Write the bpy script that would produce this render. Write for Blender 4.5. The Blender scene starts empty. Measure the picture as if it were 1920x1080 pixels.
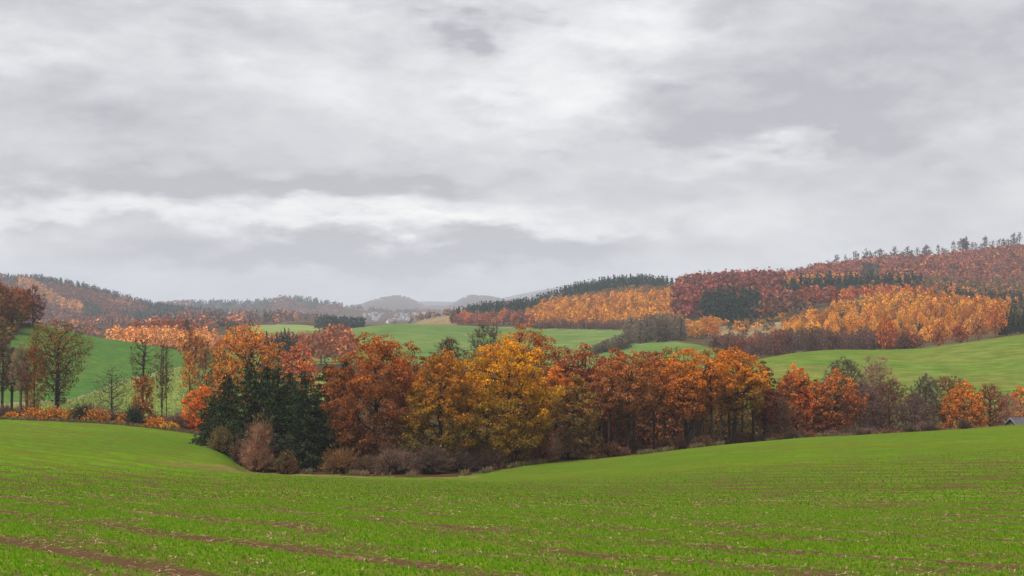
import bpy, math, random
import numpy as np
R = math.radians
random.seed(7)
sc = bpy.context.scene
col = sc.collection
F, HOR, EYE = 2666.7, 585.0, 40.0        # focal length in photo pixels, level line, eye height

# ------------------------------------------------------------------ camera
cd = bpy.data.cameras.new('camera'); cam = bpy.data.objects.new('camera', cd); col.objects.link(cam)
cam.location = (0, 0, EYE); cam.rotation_euler = (R(90), 0, 0)
cd.lens = 50; cd.sensor_width = 36; cd.shift_y = 45/1920; cd.clip_start = 0.5; cd.clip_end = 40000
sc.camera = cam
sc.view_settings.view_transform = 'Standard'; sc.view_settings.look = 'None'
sc.view_settings.gamma = 1; sc.view_settings.use_curve_mapping = False
sc.view_settings.exposure = 1.82
sc.cycles.max_bounces = 6; sc.cycles.diffuse_bounces = 3; sc.cycles.glossy_bounces = 1
sc.cycles.transmission_bounces = 3; sc.cycles.transparent_max_bounces = 4; sc.cycles.volume_bounces = 0
sc.cycles.use_denoising = True; sc.cycles.denoising_prefilter = 'NONE'; sc.cycles.use_adaptive_sampling = False
sc.cycles.caustics_reflective = False; sc.cycles.caustics_refractive = False

# ------------------------------------------------------------------ node helpers
class NT:
    def __init__(s, nt): s.nt = nt
    def n(s, t, **kw):
        nd = s.nt.nodes.new(t)
        for k, v in kw.items(): setattr(nd, k, v)
        return nd
    def put(s, sock, v):
        if hasattr(v, 'is_output'): s.nt.links.new(v, sock)
        elif v is not None: sock.default_value = v
    def m(s, op, a, b=None, c=None, clamp=False):
        nd = s.n('ShaderNodeMath', operation=op); nd.use_clamp = clamp
        for i, v in enumerate((a, b, c)): s.put(nd.inputs[i], v)
        return nd.outputs[0]
    def vm(s, op, a, b=None):
        nd = s.n('ShaderNodeVectorMath', operation=op); s.put(nd.inputs[0], a); s.put(nd.inputs[1], b)
        return nd.outputs['Value'] if op == 'DOT_PRODUCT' else nd.outputs[0]
    def xyz(s, x, y, z):
        nd = s.n('ShaderNodeCombineXYZ')
        for i, v in enumerate((x, y, z)): s.put(nd.inputs[i], v)
        return nd.outputs[0]
    def noise(s, v, scale=1, detail=3, rough=.55):
        nd = s.n('ShaderNodeTexNoise'); s.put(nd.inputs['Vector'], v)
        nd.inputs['Scale'].default_value = scale; nd.inputs['Detail'].default_value = detail
        nd.inputs['Roughness'].default_value = rough
        return nd.outputs[0]
    def rng(s, v, a, b, c=0., d=1.):
        nd = s.n('ShaderNodeMapRange', interpolation_type='SMOOTHSTEP'); s.put(nd.inputs[0], v)
        for i, q in enumerate((a, b, c, d)): nd.inputs[i+1].default_value = q
        return nd.outputs[0]
    def mix(s, f, a, b, mode='MIX'):
        nd = s.n('ShaderNodeMix', data_type='RGBA', blend_type=mode)
        s.put(nd.inputs[0], f); s.put(nd.inputs[6], a if hasattr(a, 'is_output') else (*a, 1)); s.put(nd.inputs[7], b if hasattr(b, 'is_output') else (*b, 1))
        return nd.outputs[2]

# ------------------------------------------------------------------ world: overcast sky
SUN_EL, SUN_AZ = R(58), R(222)           # azimuth clockwise from +Y: behind the viewer, a little left
w = bpy.data.worlds.new('World'); sc.world = w; w.use_nodes = True
w.node_tree.nodes.clear(); T = NT(w.node_tree)
sky = T.n('ShaderNodeTexSky', sky_type='NISHITA'); sky.sun_disc = False
sky.sun_elevation = SUN_EL; sky.sun_rotation = SUN_AZ
tc = T.n('ShaderNodeTexCoord'); d = tc.outputs['Generated']
sep = T.n('ShaderNodeSeparateXYZ'); T.put(sep.inputs[0], d)
az = T.m('ARCTAN2', sep.outputs[0], sep.outputs[1]); el = T.m('ABSOLUTE', T.m('ARCSINE', sep.outputs[2]))
dv = T.xyz(sep.outputs[0], sep.outputs[1], T.m('MULTIPLY', el, 2.6))
n_big = T.noise(dv, 5.5, 6, .56)
n_mid = T.noise(T.vm('ADD', dv, (3.1, 1.7, 9.2)), 15, 8, .64)
n_w1 = T.noise(T.vm('ADD', dv, (7.3, 4.4, 1.2)), 11, 4, .55)
n_w2 = T.noise(T.vm('ADD', dv, (1.3, 8.4, 5.2)), 11, 4, .55)
n_w3 = T.noise(T.vm('ADD', dv, (4.3, 2.4, 3.2)), 42, 4, .55)
wx = T.m('ADD', az, T.m('ADD', T.m('MULTIPLY', T.m('SUBTRACT', n_w1, .5), .20), T.m('MULTIPLY', T.m('SUBTRACT', n_w3, .5), .05)))
wy = T.m('ADD', el, T.m('ADD', T.m('MULTIPLY', T.m('SUBTRACT', n_w2, .5), .065), T.m('MULTIPLY', T.m('SUBTRACT', n_w3, .5), .022)))
# cloud masses (+ thin and bright, - thick and grey): place and size as azimuth/elevation, in photo pixels for legibility
MASSES = [(1040, 90, 230, 130, .2), (1000, 240, 130, 70, .2), (540, 404, 390, 26, .5), (900, 425, 240, 14, .35), (1400, 300, 110, 18, .28),
          (1700, 300, 170, 25, .12), (60, 130, 200, 22, .18), (560, 20, 120, 40, .18), (700, 515, 300, 16, .2), (1180, 80, 120, 70, .1),
          (200, 250, 420, 75, -.30), (300, 355, 330, 26, -.42), (1720, 140, 300, 110, -.4), (1480, 255, 240, 28, -.28), (860, 468, 330, 28, -.45),
          (1350, 20, 120, 30, -.2), (180, 40, 360, 60, -.3), (838, 60, 36, 20, -.38), (975, 48, 36, 14, -.25), (1230, 185, 110, 30, -.34),
          (910, 195, 60, 15, -.2), (1040, 290, 40, 10, -.25), (250, 435, 120, 14, -.3), (680, 345, 120, 16, -.25), (440, 490, 110, 14, -.22),
          (1500, 380, 300, 60, -.1), (660, 410, 30, 5, -.22), (770, 405, 20, 5, -.2), (80, 432, 30, 12, -.3), (740, 10, 120, 16, -.2)]
acc = T.m('ADD', T.m('MULTIPLY', T.m('SUBTRACT', n_big, .5), .95), T.m('MULTIPLY', T.m('SUBTRACT', n_mid, .5), .62))
n_tor = T.noise(T.vm('ADD', dv, (5.7, 9.1, 2.6)), 8.5, 9, .62)
acc = T.m('ADD', acc, T.m('MULTIPLY_ADD', T.rng(n_tor, .46, .58), -.10, .455))
for (mx, my, sx, sy, am) in MASSES:
    ax = T.m('DIVIDE', T.m('SUBTRACT', wx, (mx-960)/F), sx/F)
    ay = T.m('DIVIDE', T.m('SUBTRACT', wy, (HOR-my)/F), sy/F)
    r2 = T.m('ADD', T.m('MULTIPLY', ax, ax), T.m('MULTIPLY', ay, ay))
    acc = T.m('MULTIPLY_ADD', T.m('EXPONENT', T.m('MULTIPLY', r2, -.5)), am, acc)
ramp = T.n('ShaderNodeValToRGB'); T.put(ramp.inputs[0], acc)
cr = ramp.color_ramp
for i, (p, c) in enumerate([(0, (.200, .197, .208)), (.33, (.285, .283, .290)), (.62, (.375, .374, .374)), (1, (.50, .489, .458))]):
    e = cr.elements[i] if i < 2 else cr.elements.new(p)
    e.position = p; e.color = (*c, 1)
skc = T.mix(1., sky.outputs[0], (.1, .1, .1), 'MULTIPLY')
bg = T.n('ShaderNodeBackground'); T.put(bg.inputs[0], T.mix(.965, skc, ramp.outputs[0])); bg.inputs[1].default_value = .68
wo = T.n('ShaderNodeOutputWorld'); T.put(wo.inputs[0], bg.outputs[0])

sd = bpy.data.lights.new('sun', 'SUN'); sun = bpy.data.objects.new('sun', sd); col.objects.link(sun)
sd.energy = 1.5; sd.angle = R(30); sd.color = (1, .965, .91)
sun.rotation_euler = (R(90)-SUN_EL, 0, math.pi-SUN_AZ)
sun.location = (0, -50, 200)

# ------------------------------------------------------------------ terrain heights
def slopes(x, y):                        # Fritsch-Carlson slopes along the last axis
    h = np.diff(x, axis=-1); dl = np.diff(y, axis=-1)/h
    m = np.zeros_like(y)
    a, b = dl[..., :-1], dl[..., 1:]
    w1 = 2*h[..., 1:]+h[..., :-1]; w2 = h[..., 1:]+2*h[..., :-1]
    with np.errstate(divide='ignore', invalid='ignore'):
        q = (w1+w2)/(w1/a+w2/b)
    m[..., 1:-1] = np.where(a*b > 0, q, 0)
    m[..., 0] = dl[..., 0]; m[..., -1] = dl[..., -1]
    return m
def pchip(x, y, q):                      # x, y: (K,) ; q: (N,)
    m = slopes(x, y); q = np.clip(q, x[0], x[-1])
    i = np.clip(np.searchsorted(x, q)-1, 0, len(x)-2)
    h = x[i+1]-x[i]; t = (q-x[i])/h
    return (2*t**3-3*t**2+1)*y[i]+(t**3-2*t**2+t)*h*m[i]+(-2*t**3+3*t**2)*y[i+1]+(t**3-t**2)*h*m[i+1]
# feature lines of the land, near to far: (azimuth in photo px, distance, height below eye given as photo row p or metres z)
def Lp(*a): return [(p, Y, -(r-HOR)/F*Y) for p, Y, r in a]
def Lz(*a): return [(p, Y, z) for p, Y, z in a]
LINES = [
 Lz((-3000, .5, -1.75), (5000, .5, -1.75)),
 Lz((-3000, 20, -3.8), (5000, 20, -3.8)),
 Lp((-700, 100, 878), (0, 110, 878), (400, 120, 885), (800, 130, 900), (960, 110, 908), (1300, 80, 925), (1600, 62, 940), (1920, 48, 962), (2600, 38, 1000)),
 Lp((-700, 330, 765), (0, 290, 786), (200, 280, 795), (390, 262, 818), (480, 207, 880), (620, 197, 890), (820, 190, 895), (900, 195, 888), (1000, 205, 871),
    (1100, 212, 862), (1200, 218, 852), (1300, 225, 840), (1400, 232, 830), (1500, 240, 822), (1600, 248, 818), (1700, 252, 813), (1800, 256, 808), (1920, 260, 800), (2600, 270, 775)),
 Lz((-700, 355, -23), (0, 320, -22.6), (390, 292, -23.8), (480, 242, -23.4), (620, 235, -23.4), (900, 235, -23.2), (1200, 250, -24.5), (1500, 275, -26), (1920, 300, -27.5), (2600, 320, -27)),
 Lz((-700, 385, -22), (0, 365, -24), (400, 360, -24), (600, 370, -28), (900, 360, -31), (1200, 350, -33), (1500, 350, -34), (1920, 365, -33), (2600, 380, -30)),
 Lp((-700, 480, 545), (0, 560, 603), (60, 580, 606), (170, 640, 630), (250, 650, 642), (330, 640, 656), (400, 620, 668), (500, 590, 690), (700, 570, 700), (1000, 540, 715),
    (1170, 500, 725), (1300, 480, 712), (1440, 480, 673), (1500, 490, 662), (1570, 500, 657), (1650, 505, 657.5), (1720, 510, 655), (1800, 515, 645), (1920, 520, 628), (2600, 540, 560)),
 Lz((-700, 620, 5), (0, 700, -10), (200, 740, -17), (400, 740, -21.5), (500, 700, -21.8), (640, 720, -21.5), (900, 700, -21), (1100, 680, -20.6), (1230, 600, -17), (1300, 590, -14.4),
    (1400, 600, -18.5), (1500, 620, -19), (1700, 640, -18), (1920, 660, -11), (2600, 680, 4)),
 Lp((-700, 1100, 600), (0, 1100, 640), (200, 1050, 640), (400, 1100, 630), (520, 1100, 625), (640, 1120, 618), (750, 1130, 607.5), (850, 1120, 612), (900, 1100, 615), (1000, 1050, 620),
    (1170, 960, 622), (1250, 880, 628), (1320, 800, 640), (1400, 770, 640), (1500, 750, 642), (1700, 740, 645), (1900, 760, 618), (2600, 800, 560)),
 Lp((-700, 1500, 600), (0, 1500, 625), (400, 1500, 612), (550, 1500, 609), (640, 1500, 618), (740, 1500, 626), (800, 1320, 608), (900, 1250, 606), (1000, 1200, 605), (1170, 1130, 602),
    (1270, 1050, 602), (1400, 940, 612), (1500, 880, 614), (1600, 880, 600), (1700, 880, 596), (1800, 880, 592), (1920, 900, 588), (2600, 940, 550)),
 Lp((-700, 2000, 600), (0, 2000, 612), (200, 2000, 612), (400, 2000, 600), (520, 2000, 600), (640, 2000, 606), (740, 2000, 612), (800, 1500, 600), (900, 1450, 586), (1000, 1400, 572),
    (1100, 1430, 562), (1200, 1440, 549), (1270, 1380, 550), (1350, 1250, 556), (1450, 1130, 575), (1550, 1090, 570), (1650, 1070, 560), (1750, 1070, 562), (1850, 1080, 574), (1920, 1100, 578), (2600, 1150, 555)),
 Lp((-700, 2400, 530), (0, 2400, 560), (150, 2400, 572), (300, 2400, 594), (400, 2500, 596), (520, 2600, 592), (640, 2600, 606), (740, 2600, 612), (850, 1700, 591), (950, 1700, 576),
    (1020, 1700, 567), (1100, 1750, 547), (1180, 1750, 537), (1240, 1700, 541), (1300, 1600, 540), (1400, 1500, 535), (1450, 1450, 535), (1550, 1400, 528), (1650, 1400, 529), (1750, 1400, 535), (1850, 1400, 540), (1920, 1400, 541), (2600, 1450, 500)),
 Lp((-700, 2800, 470), (0, 2800, 523), (60, 2800, 524), (120, 2800, 533), (200, 2800, 551), (300, 2800, 576), (400, 3000, 586), (520, 3200, 590), (640, 3200, 604), (750, 3200, 604), (900, 3000, 600), (1000, 2800, 600), (1200, 2400, 585),
    (1300, 2200, 575), (1450, 2100, 532), (1530, 2100, 512), (1650, 2100, 493), (1750, 2100, 485), (1850, 2100, 472), (1920, 2100, 464), (2600, 2100, 420)),
 Lz((-700, 3600, 20), (0, 3600, 0), (300, 3600, -15), (640, 3700, -25), (1000, 3600, -25), (1450, 3000, 0), (1920, 3000, 40), (2600, 3000, 60)),
 Lp((-700, 4600, 580), (200, 4600, 578), (350, 4600, 572), (450, 4600, 570), (510, 4600, 566), (545, 4600, 561), (600, 4600, 568), (680, 4600, 580), (740, 4600, 588), (800, 4600, 586), (860, 4600, 590), (1000, 4600, 590), (2600, 4600, 590)),
 Lz((-700, 5600, -25), (2600, 5600, -25)),
 Lp((-700, 9000, 580), (400, 9000, 582), (600, 9000, 582), (680, 9000, 572), (715, 9000, 562), (745, 9000, 557), (770, 9000, 563), (800, 9000, 575), (840, 9000, 574), (865, 9000, 563), (885, 9000, 556), (930, 9000, 562), (970, 9000, 575), (2600, 9000, 575)),
 Lz((-700, 10500, -20), (2600, 10500, -20)),
 Lp((-700, 13000, 575), (700, 13000, 575), (800, 13000, 565), (850, 13000, 566), (900, 13000, 572), (940, 13000, 560), (1000, 13000, 547), (1045, 13000, 537), (1062, 13000, 533), (1080, 13000, 533), (1140, 13000, 545), (1300, 13000, 560), (2600, 13000, 560)),
 Lz((-700, 14600, -20), (2600, 14600, -20)),
]
LA = [np.array(l, float) for l in LINES]
def lineY(k, px): return pchip(LA[k][:, 0], LA[k][:, 1], np.atleast_1d(np.asarray(px, float)))
def Hpx(px, Y):                          # ground height (world z) at azimuth px and distance Y
    px = np.atleast_1d(np.asarray(px, float)); Y = np.atleast_1d(np.asarray(Y, float)); out = np.empty(len(px))
    for s in range(0, len(px), 60000):
        p, q = px[s:s+60000], Y[s:s+60000]
        xs = np.stack([pchip(l[:, 0], l[:, 1], p) for l in LA], 1); zs = np.stack([pchip(l[:, 0], l[:, 2], p) for l in LA], 1)
        m = slopes(xs, zs); q = np.clip(q, xs[:, 0], xs[:, -1])
        i = np.clip((xs < q[:, None]).sum(1)-1, 0, xs.shape[1]-2); r = np.arange(len(p))
        x0, x1, y0, y1, m0, m1 = xs[r, i], xs[r, i+1], zs[r, i], zs[r, i+1], m[r, i], m[r, i+1]
        h = x1-x0; t = (q-x0)/h
        out[s:s+60000] = (2*t**3-3*t**2+1)*y0+(t**3-2*t**2+t)*h*m0+(-2*t**3+3*t**2)*y1+(t**3-t**2)*h*m1
    a = np.clip((Y-300)/1500, 0, 1)*1.6+np.clip((Y-3500)/5000, 0, 1)*8
    X = (px-960)/F*Y; L = 40+Y*.03
    out += a*(np.sin(X/L*1.7+Y/L*.9)+np.sin(X/L*2.9-Y/L*1.3+2)*.6+np.sin(X/L*.8+Y/L*2.3+4)*.7)*.4
    return out+EYE
def H(x, Y):
    x = np.atleast_1d(np.asarray(x, float)); Y = np.atleast_1d(np.asarray(Y, float))
    return Hpx(960+F*x/np.maximum(Y, .5), Y)
def P(px, Y):
    return ((px-960)/F*Y, Y, float(Hpx(px, Y)[0]))
def hitY(px, py, Y0, Y1):
    Ys = np.linspace(Y0, Y1, 300); z = Hpx(np.full(300, float(px)), Ys); r = HOR+F*(EYE-z)/Ys
    k = np.where(r <= py)[0]
    return Ys[k[0]] if len(k) else Y1

# ------------------------------------------------------------------ mesh helpers
def mesh_np(name, V, polys, colr=None):
    """polys: list of (n,k) index arrays"""
    me = bpy.data.meshes.new(name)
    V = np.ascontiguousarray(V, np.float32); me.vertices.add(len(V)); me.vertices.foreach_set('co', V.ravel())
    li = np.concatenate([p.ravel() for p in polys]).astype(np.int32)
    tot = np.concatenate([np.full(len(p), p.shape[1]) for p in polys])
    st = np.concatenate([[0], np.cumsum(tot)[:-1]]).astype(np.int32)
    me.loops.add(len(li)); me.loops.foreach_set('vertex_index', li)
    me.polygons.add(len(st)); me.polygons.foreach_set('loop_start', st)
    if colr is not None:
        a = me.attributes.new('col', 'FLOAT_COLOR', 'POINT')
        c = np.ones((len(V), 4), np.float32); c[:, :3] = colr; a.data.foreach_set('color', c.ravel())
    me.update(calc_edges=True); me.validate()
    return me
def link(name, me, mat=None, parent=None, loc=None, rz=0, sc_=None):
    o = bpy.data.objects.new(name, me); col.objects.link(o)
    if mat and me is not None and not me.materials: me.materials.append(mat)
    if parent: o.parent = parent
    if loc is not None: o.location = loc
    if rz: o.rotation_euler = (0, 0, rz)
    if sc_ is not None: o.scale = sc_
    return o
def tag(o, label, cat=None, group=None, kind=None):
    o['label'] = label
    if cat: o['category'] = cat
    if group: o['group'] = group
    if kind: o['kind'] = kind
    return o

# ------------------------------------------------------------------ materials
def mat_base(name):
    m = bpy.data.materials.new(name); m.use_nodes = True; m.node_tree.nodes.clear()
    return m, NT(m.node_tree)
def finish(T, colr, rough=.85, bump=None, trans=0., spec=.15):
    b = T.n('ShaderNodeBsdfPrincipled'); T.put(b.inputs['Base Color'], colr if hasattr(colr, 'is_output') else (*colr, 1))
    b.inputs['Roughness'].default_value = rough; b.inputs['Specular IOR Level'].default_value = spec
    if bump is not None:
        bn = T.n('ShaderNodeBump'); T.put(bn.inputs['Height'], bump[0]); bn.inputs['Distance'].default_value = bump[1]; bn.inputs['Strength'].default_value = 1
        T.put(b.inputs['Normal'], bn.outputs[0])
    out = b.outputs[0]
    if trans:
        tr = T.n('ShaderNodeBsdfTranslucent'); T.put(tr.inputs[0], colr)
        mx = T.n('ShaderNodeMixShader'); mx.inputs[0].default_value = trans
        T.put(mx.inputs[1], out); T.put(mx.inputs[2], tr.outputs[0]); out = mx.outputs[0]
    o = T.n('ShaderNodeOutputMaterial'); T.put(o.inputs[0], out)
def mk_foliage(name, trans):
    m, T = mat_base(name)
    a = T.n('ShaderNodeAttribute', attribute_name='col'); oi = T.n('ShaderNodeObjectInfo')
    finish(T, T.mix(1., a.outputs[0], oi.outputs['Color'], 'MULTIPLY'), .8, None, trans, 0.)
    return m
M_LEAF = mk_foliage('leaf', .18)
M_TWIG = mk_foliage('twig', 0.)
m, T = mat_base('bark'); g = T.n('ShaderNodeNewGeometry')
n1 = T.noise(T.vm('MULTIPLY', g.outputs['Position'], (3, 3, .8)), 2.2, 4); oi = T.n('ShaderNodeObjectInfo')
finish(T, T.mix(1., T.mix(T.rng(n1, .35, .65), (.018, .014, .011), (.062, .049, .038)), oi.outputs['Color'], 'MULTIPLY'), .9, (n1, .05), 0, 0.); M_BARK = m

RU, RV = (.5594, -.8289, 0), (.8289, .5594, 0)          # along and across the drill rows
def bare_mask(T, pos):
    """share of bare soil: gaps between drill passes, broken up along the rows, and thin patches"""
    u = T.vm('DOT_PRODUCT', pos, RU); v = T.vm('DOT_PRODUCT', pos, RV)
    v2 = T.m('ADD', v, T.m('MULTIPLY', T.m('SUBTRACT', T.noise(T.xyz(T.m('MULTIPLY', u, .15), 3., 0.), 1, 2), .5), .8))
    q = T.m('ADD', T.m('DIVIDE', T.m('SUBTRACT', v2, 7.85), 3.85), .5)
    dist = T.m('MULTIPLY', T.m('ABSOLUTE', T.m('SUBTRACT', T.m('FRACT', q), .5)), 3.85)
    lane = T.m('FLOOR', q)
    n1 = T.noise(T.xyz(T.m('MULTIPLY', u, .10), T.m('MULTIPLY', lane, 7.31), 0.), 1, 3)
    edge = T.noise(pos, 2.6, 3)
    d2 = T.m('ADD', dist, T.m('MULTIPLY', T.m('SUBTRACT', edge, .5), .9))
    strip = T.m('MULTIPLY', T.rng(d2, .75, .25), T.rng(n1, .33, .45))
    track = T.rng(T.m('ADD', T.m('ABSOLUTE', T.m('SUBTRACT', v2, 7.85)), T.m('MULTIPLY', T.m('SUBTRACT', edge, .5), .7)), .62, .3)
    n2 = T.noise(T.xyz(T.m('MULTIPLY', u, .22), T.m('MULTIPLY', v, .9), 5.), 1, 4, .6)
    patch = T.m('MULTIPLY', T.rng(n2, .42, .58), .86)
    fine = T.m('MULTIPLY', T.rng(T.noise(T.xyz(T.m('MULTIPLY', u, 1.1), T.m('MULTIPLY', v, 5.), 2.), 1, 4, .65), .44, .62), .78)
    return T.m('MAXIMUM', T.m('MAXIMUM', strip, T.m('MULTIPLY', track, .92)), T.m('MAXIMUM', patch, T.m('MULTIPLY', fine, .9))), n2

m, T = mat_base('young_wheat_field'); g = T.n('ShaderNodeNewGeometry'); pos = g.outputs['Position']
bm_, n2 = bare_mask(T, pos)
u = T.vm('DOT_PRODUCT', pos, RU); v = T.vm('DOT_PRODUCT', pos, RV)
band = T.noise(T.xyz(T.m('MULTIPLY', u, .012), T.m('MULTIPLY', v, .16), 0.), 1, 4, .65)
broad = T.noise(pos, .022, 3)
grn = T.mix(T.rng(broad, .38, .62), (.070, .190, .002), (.100, .225, .003))
grn = T.mix(T.m('MULTIPLY', T.rng(band, .42, .64), .55), grn, (.120, .140, .006))
gr = T.noise(pos, 2.2, 6, .75)
grn = T.mix(T.rng(gr, .3, .7), T.mix(1., grn, (.6, .62, .6), 'MULTIPLY'), T.mix(1., grn, (1.15, 1.1, 1.), 'MULTIPLY'))
soil = T.mix(T.rng(T.noise(pos, 14, 4, .7), .3, .7), (.045, .026, .014), (.125, .074, .038))
dry = T.rng(T.noise(T.xyz(T.m('MULTIPLY', pos if False else u, .1), T.m('MULTIPLY', v, .5), 9.), 1, 3), .6, .72)
soil = T.mix(T.m('MULTIPLY', dry, .5), soil, (.26, .18, .09))
sy = T.n('ShaderNodeSeparateXYZ'); T.put(sy.inputs[0], pos)      # the stand is denser lower down the slope
finish(T, T.mix(T.m('MULTIPLY', bm_, T.rng(sy.outputs[1], 85, 135, 1., .62)), grn, soil), .95, (gr, .05), 0, 0.); M_FIELD = m

def ground(name, a, b, sc1, c=None, stretch=(1, 1, 1), bump=.3, c_amt=.6):
    m, T = mat_base(name); g = T.n('ShaderNodeNewGeometry'); pos = T.vm('MULTIPLY', g.outputs['Position'], stretch)
    n1 = T.noise(pos, sc1, 5, .6); n2 = T.noise(pos, sc1*11, 4, .7)
    cc = T.mix(T.rng(n1, .35, .65), a, b)
    if c: cc = T.mix(T.m('MULTIPLY', T.rng(T.noise(pos, sc1*2.7, 4, .6), .48, .66), c_amt), cc, c)
    cc = T.mix(T.rng(n2, .3, .7), T.mix(1., cc, (.62, .64, .6), 'MULTIPLY'), cc)
    n3 = T.noise(T.vm('MULTIPLY', pos, (.25, 1, 1)), sc1*30, 5, .75); cc = T.mix(T.rng(n3, .35, .65), T.mix(1., cc, (.72, .74, .72), 'MULTIPLY'), T.mix(1., cc, (1.18, 1.12, 1.05), 'MULTIPLY'))
    finish(T, cc, .95, (n2, bump), 0, 0.); return m
MG = dict(
 woodland_floor=ground('leaf_litter', (.055, .034, .02), (.10, .055, .026), .08, (.05, .05, .02)),
 meadow=ground('blue_green_crop', (.060, .135, .030), (.080, .155, .032), .02, (.11, .15, .035), bump=.1, c_amt=.5),
 pasture=ground('rough_pasture', (.15, .20, .04), (.22, .25, .07), .06, (.09, .13, .03), bump=.3),
 upland=ground('right_crop', (.115, .175, .026), (.16, .17, .04), .012, (.08, .17, .022), (1, 2.5, 1), .15),
 midfield=ground('mid_crop', (.095, .165, .040), (.135, .195, .055), .008, (.16, .20, .065), bump=.2),
 palefield=ground('pale_crop', (.17, .24, .07), (.22, .27, .09), .01, (.26, .25, .12), bump=.2),
 clearing=ground('dry_clearing', (.22, .15, .08), (.30, .22, .12), .03, (.10, .10, .04), bump=.5),
 headland=ground('worn_ground', (.13, .13, .03), (.20, .16, .06), .12, (.085, .15, .012), bump=.1),
 track=ground('dirt_track', (.19, .155, .11), (.25, .21, .155), .2, None, bump=.05),
 hillside=ground('heath_ground', (.07, .05, .03), (.12, .08, .04), .02, (.05, .06, .025), bump=1),
 valley=ground('valley_meadow', (.085, .15, .05), (.13, .18, .07), .006, (.06, .06, .04), bump=1),
 far_hill=ground('far_wooded_hill', (.05, .045, .035), (.10, .06, .035), .0022, (.03, .045, .03), bump=9, c_amt=.9),
)

# ------------------------------------------------------------------ the land, one height field cut into fields
cols = np.concatenate([np.linspace(-3000, -760, 15), np.linspace(-700, -105, 40), np.arange(-100, 2021, 6), np.linspace(2030, 2600, 38), np.linspace(2700, 5000, 15)])
rows = np.concatenate([np.geomspace(3, 150, 80), np.geomspace(150, 700, 130)[1:], np.geomspace(700, 3000, 85)[1:], np.geomspace(3000, 14600, 64)[1:]])
PX, YY = np.meshgrid(cols, rows); px_, Y_ = PX.ravel(), YY.ravel()
Zt = Hpx(px_, Y_); Vt = np.stack([(px_-960)/F*Y_, Y_, Zt], 1)
nc, nr = len(cols), len(rows)
ii = np.arange((nr-1)*(nc-1)); r0, c0 = ii//(nc-1), ii % (nc-1)
quad = np.stack([r0*nc+c0, r0*nc+c0+1, (r0+1)*nc+c0+1, (r0+1)*nc+c0], 1)
fp, fy = px_[quad].mean(1), Y_[quad].mean(1)
EDGE = lambda px: lineY(3, px)+np.interp(px, [380, 395, 470, 500], [0, 0, 0, 0])
L = {k: lineY(k, fp) for k in range(13)}
trk = np.array([(px, hitY(px, py, 365, 640)) for px, py in ((-300, 742), (0, 758), (140, 749), (190, 730), (240, 712), (290, 700), (330, 690), (400, 682), (470, 690), (560, 700))])
TY = np.interp(fp, trk[:, 0], trk[:, 1])
reg = np.full(len(fp), 'hillside', object)
def setr(name, cond): reg[cond] = name
setr('far_hill', fy > 3300)
setr('valley', (fp > 330) & (fp < 800) & (fy > 1500) & (fy < 4300))
setr('woodland_floor', fy < L[7])
setr('meadow', (fp < 480) & (fy > L[5]) & (fy < L[6]+12))
setr('woodland_floor', (fp < 62-(L[6]-fy)*.55) & (fy > L[5]+60))
setr('pasture', (fp < 620) & (fy > L[4]+12) & (fy < TY))
setr('track', (fp < 345) & (np.abs(fy-TY) < 2.3))
setr('upland', (fp > 1340) & (fy > L[5]) & (fy < L[6]+25))
setr('midfield', (fp > 380) & (fp < 1190) & (fy > L[7]-90) & (fy < L[8]+25))
setr('midfield', (fp > 1189) & (fp < 1345) & (fy > 510) & (fy < np.interp(fp, [1189, 1240, 1345], [775, 760, 600])))
setr('midfield', (fp > 60) & (fp <= 230) & (fy > 800) & (fy < 960))
setr('track', (fp > 560) & (fp < 1000) & (np.abs(fy-L[8]-30) < 9))
setr('palefield', (fp > 470) & (fp < 605) & (fy > L[8]+40) & (fy < 1560))
setr('track', (fp > 505) & (fp < 585) & (np.abs(fy-(1540+(fp-515)*7)) < 26))
setr('clearing', (fp > 770) & (fp < 862) & (fy > 1180) & (fy < 1560))
setr('clearing', (fp > 1330) & (fp < 1500) & (fy > 800) & (fy < 960))
setr('clearing', (fp > 1560) & (fp < 1680) & (fy > 1010) & (fy < 1075))
setr('palefield', (fp > 985) & (fp < 1110) & (fy > 1440) & (fy < 1560))
setr('field', fy < EDGE(fp))
frow = HOR+F*(EYE-Zt[quad].mean(1))/fy
setr('headland', (reg == 'field') & (fy > 120) & (fp > 250) & (fp < 900) & (np.abs(frow-np.interp(fp, [250, 330, 420, 520, 620, 900], [862, 869, 878, 886, 891, 895])) < np.interp(fp, [250, 340, 430, 560, 900], [.5, 5, 6, 4, 1.5])))
NAMES = dict(headland=('headland', None, 'tan strip of worn ground at the foot of the spruces'), field=('field', M_FIELD, 'green field of young wheat in drill rows sloping down in front'),
 woodland_floor=('woodland_floor', None, 'brown leaf-littered ground under the tree belt'), meadow=('meadow', None, 'dark green sown field on the slope behind the left trees'),
 pasture=('pasture', None, 'yellow-green rough pasture below the dirt track'), upland=('meadow', None, 'olive green rounded field rising on the right'),
 midfield=('meadow', None, 'green fields in the middle distance beyond the tree belt'), palefield=('meadow', None, 'small pale green fields in the distance'),
 clearing=('clearing', None, 'tan clearings with dry grass on the hills'), track=('track', None, 'pale dirt tracks along the field edges'),
 hillside=('hillside', None, 'brown ground of the wooded hills'), valley=('valley', None, 'hazy meadows on the valley floor far away'), far_hill=('hill', None, 'blue wooded hills on the horizon'))
for k in NAMES:
    f = quad[reg == k]
    if not len(f): continue
    ids, inv = np.unique(f, return_inverse=True)
    me = mesh_np(NAMES[k][0], Vt[ids], [inv.reshape(-1, 4)])
    o = link(NAMES[k][0], me, NAMES[k][1] or MG[k]); o['kind'] = 'structure'; o['label'] = NAMES[k][2]

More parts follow.
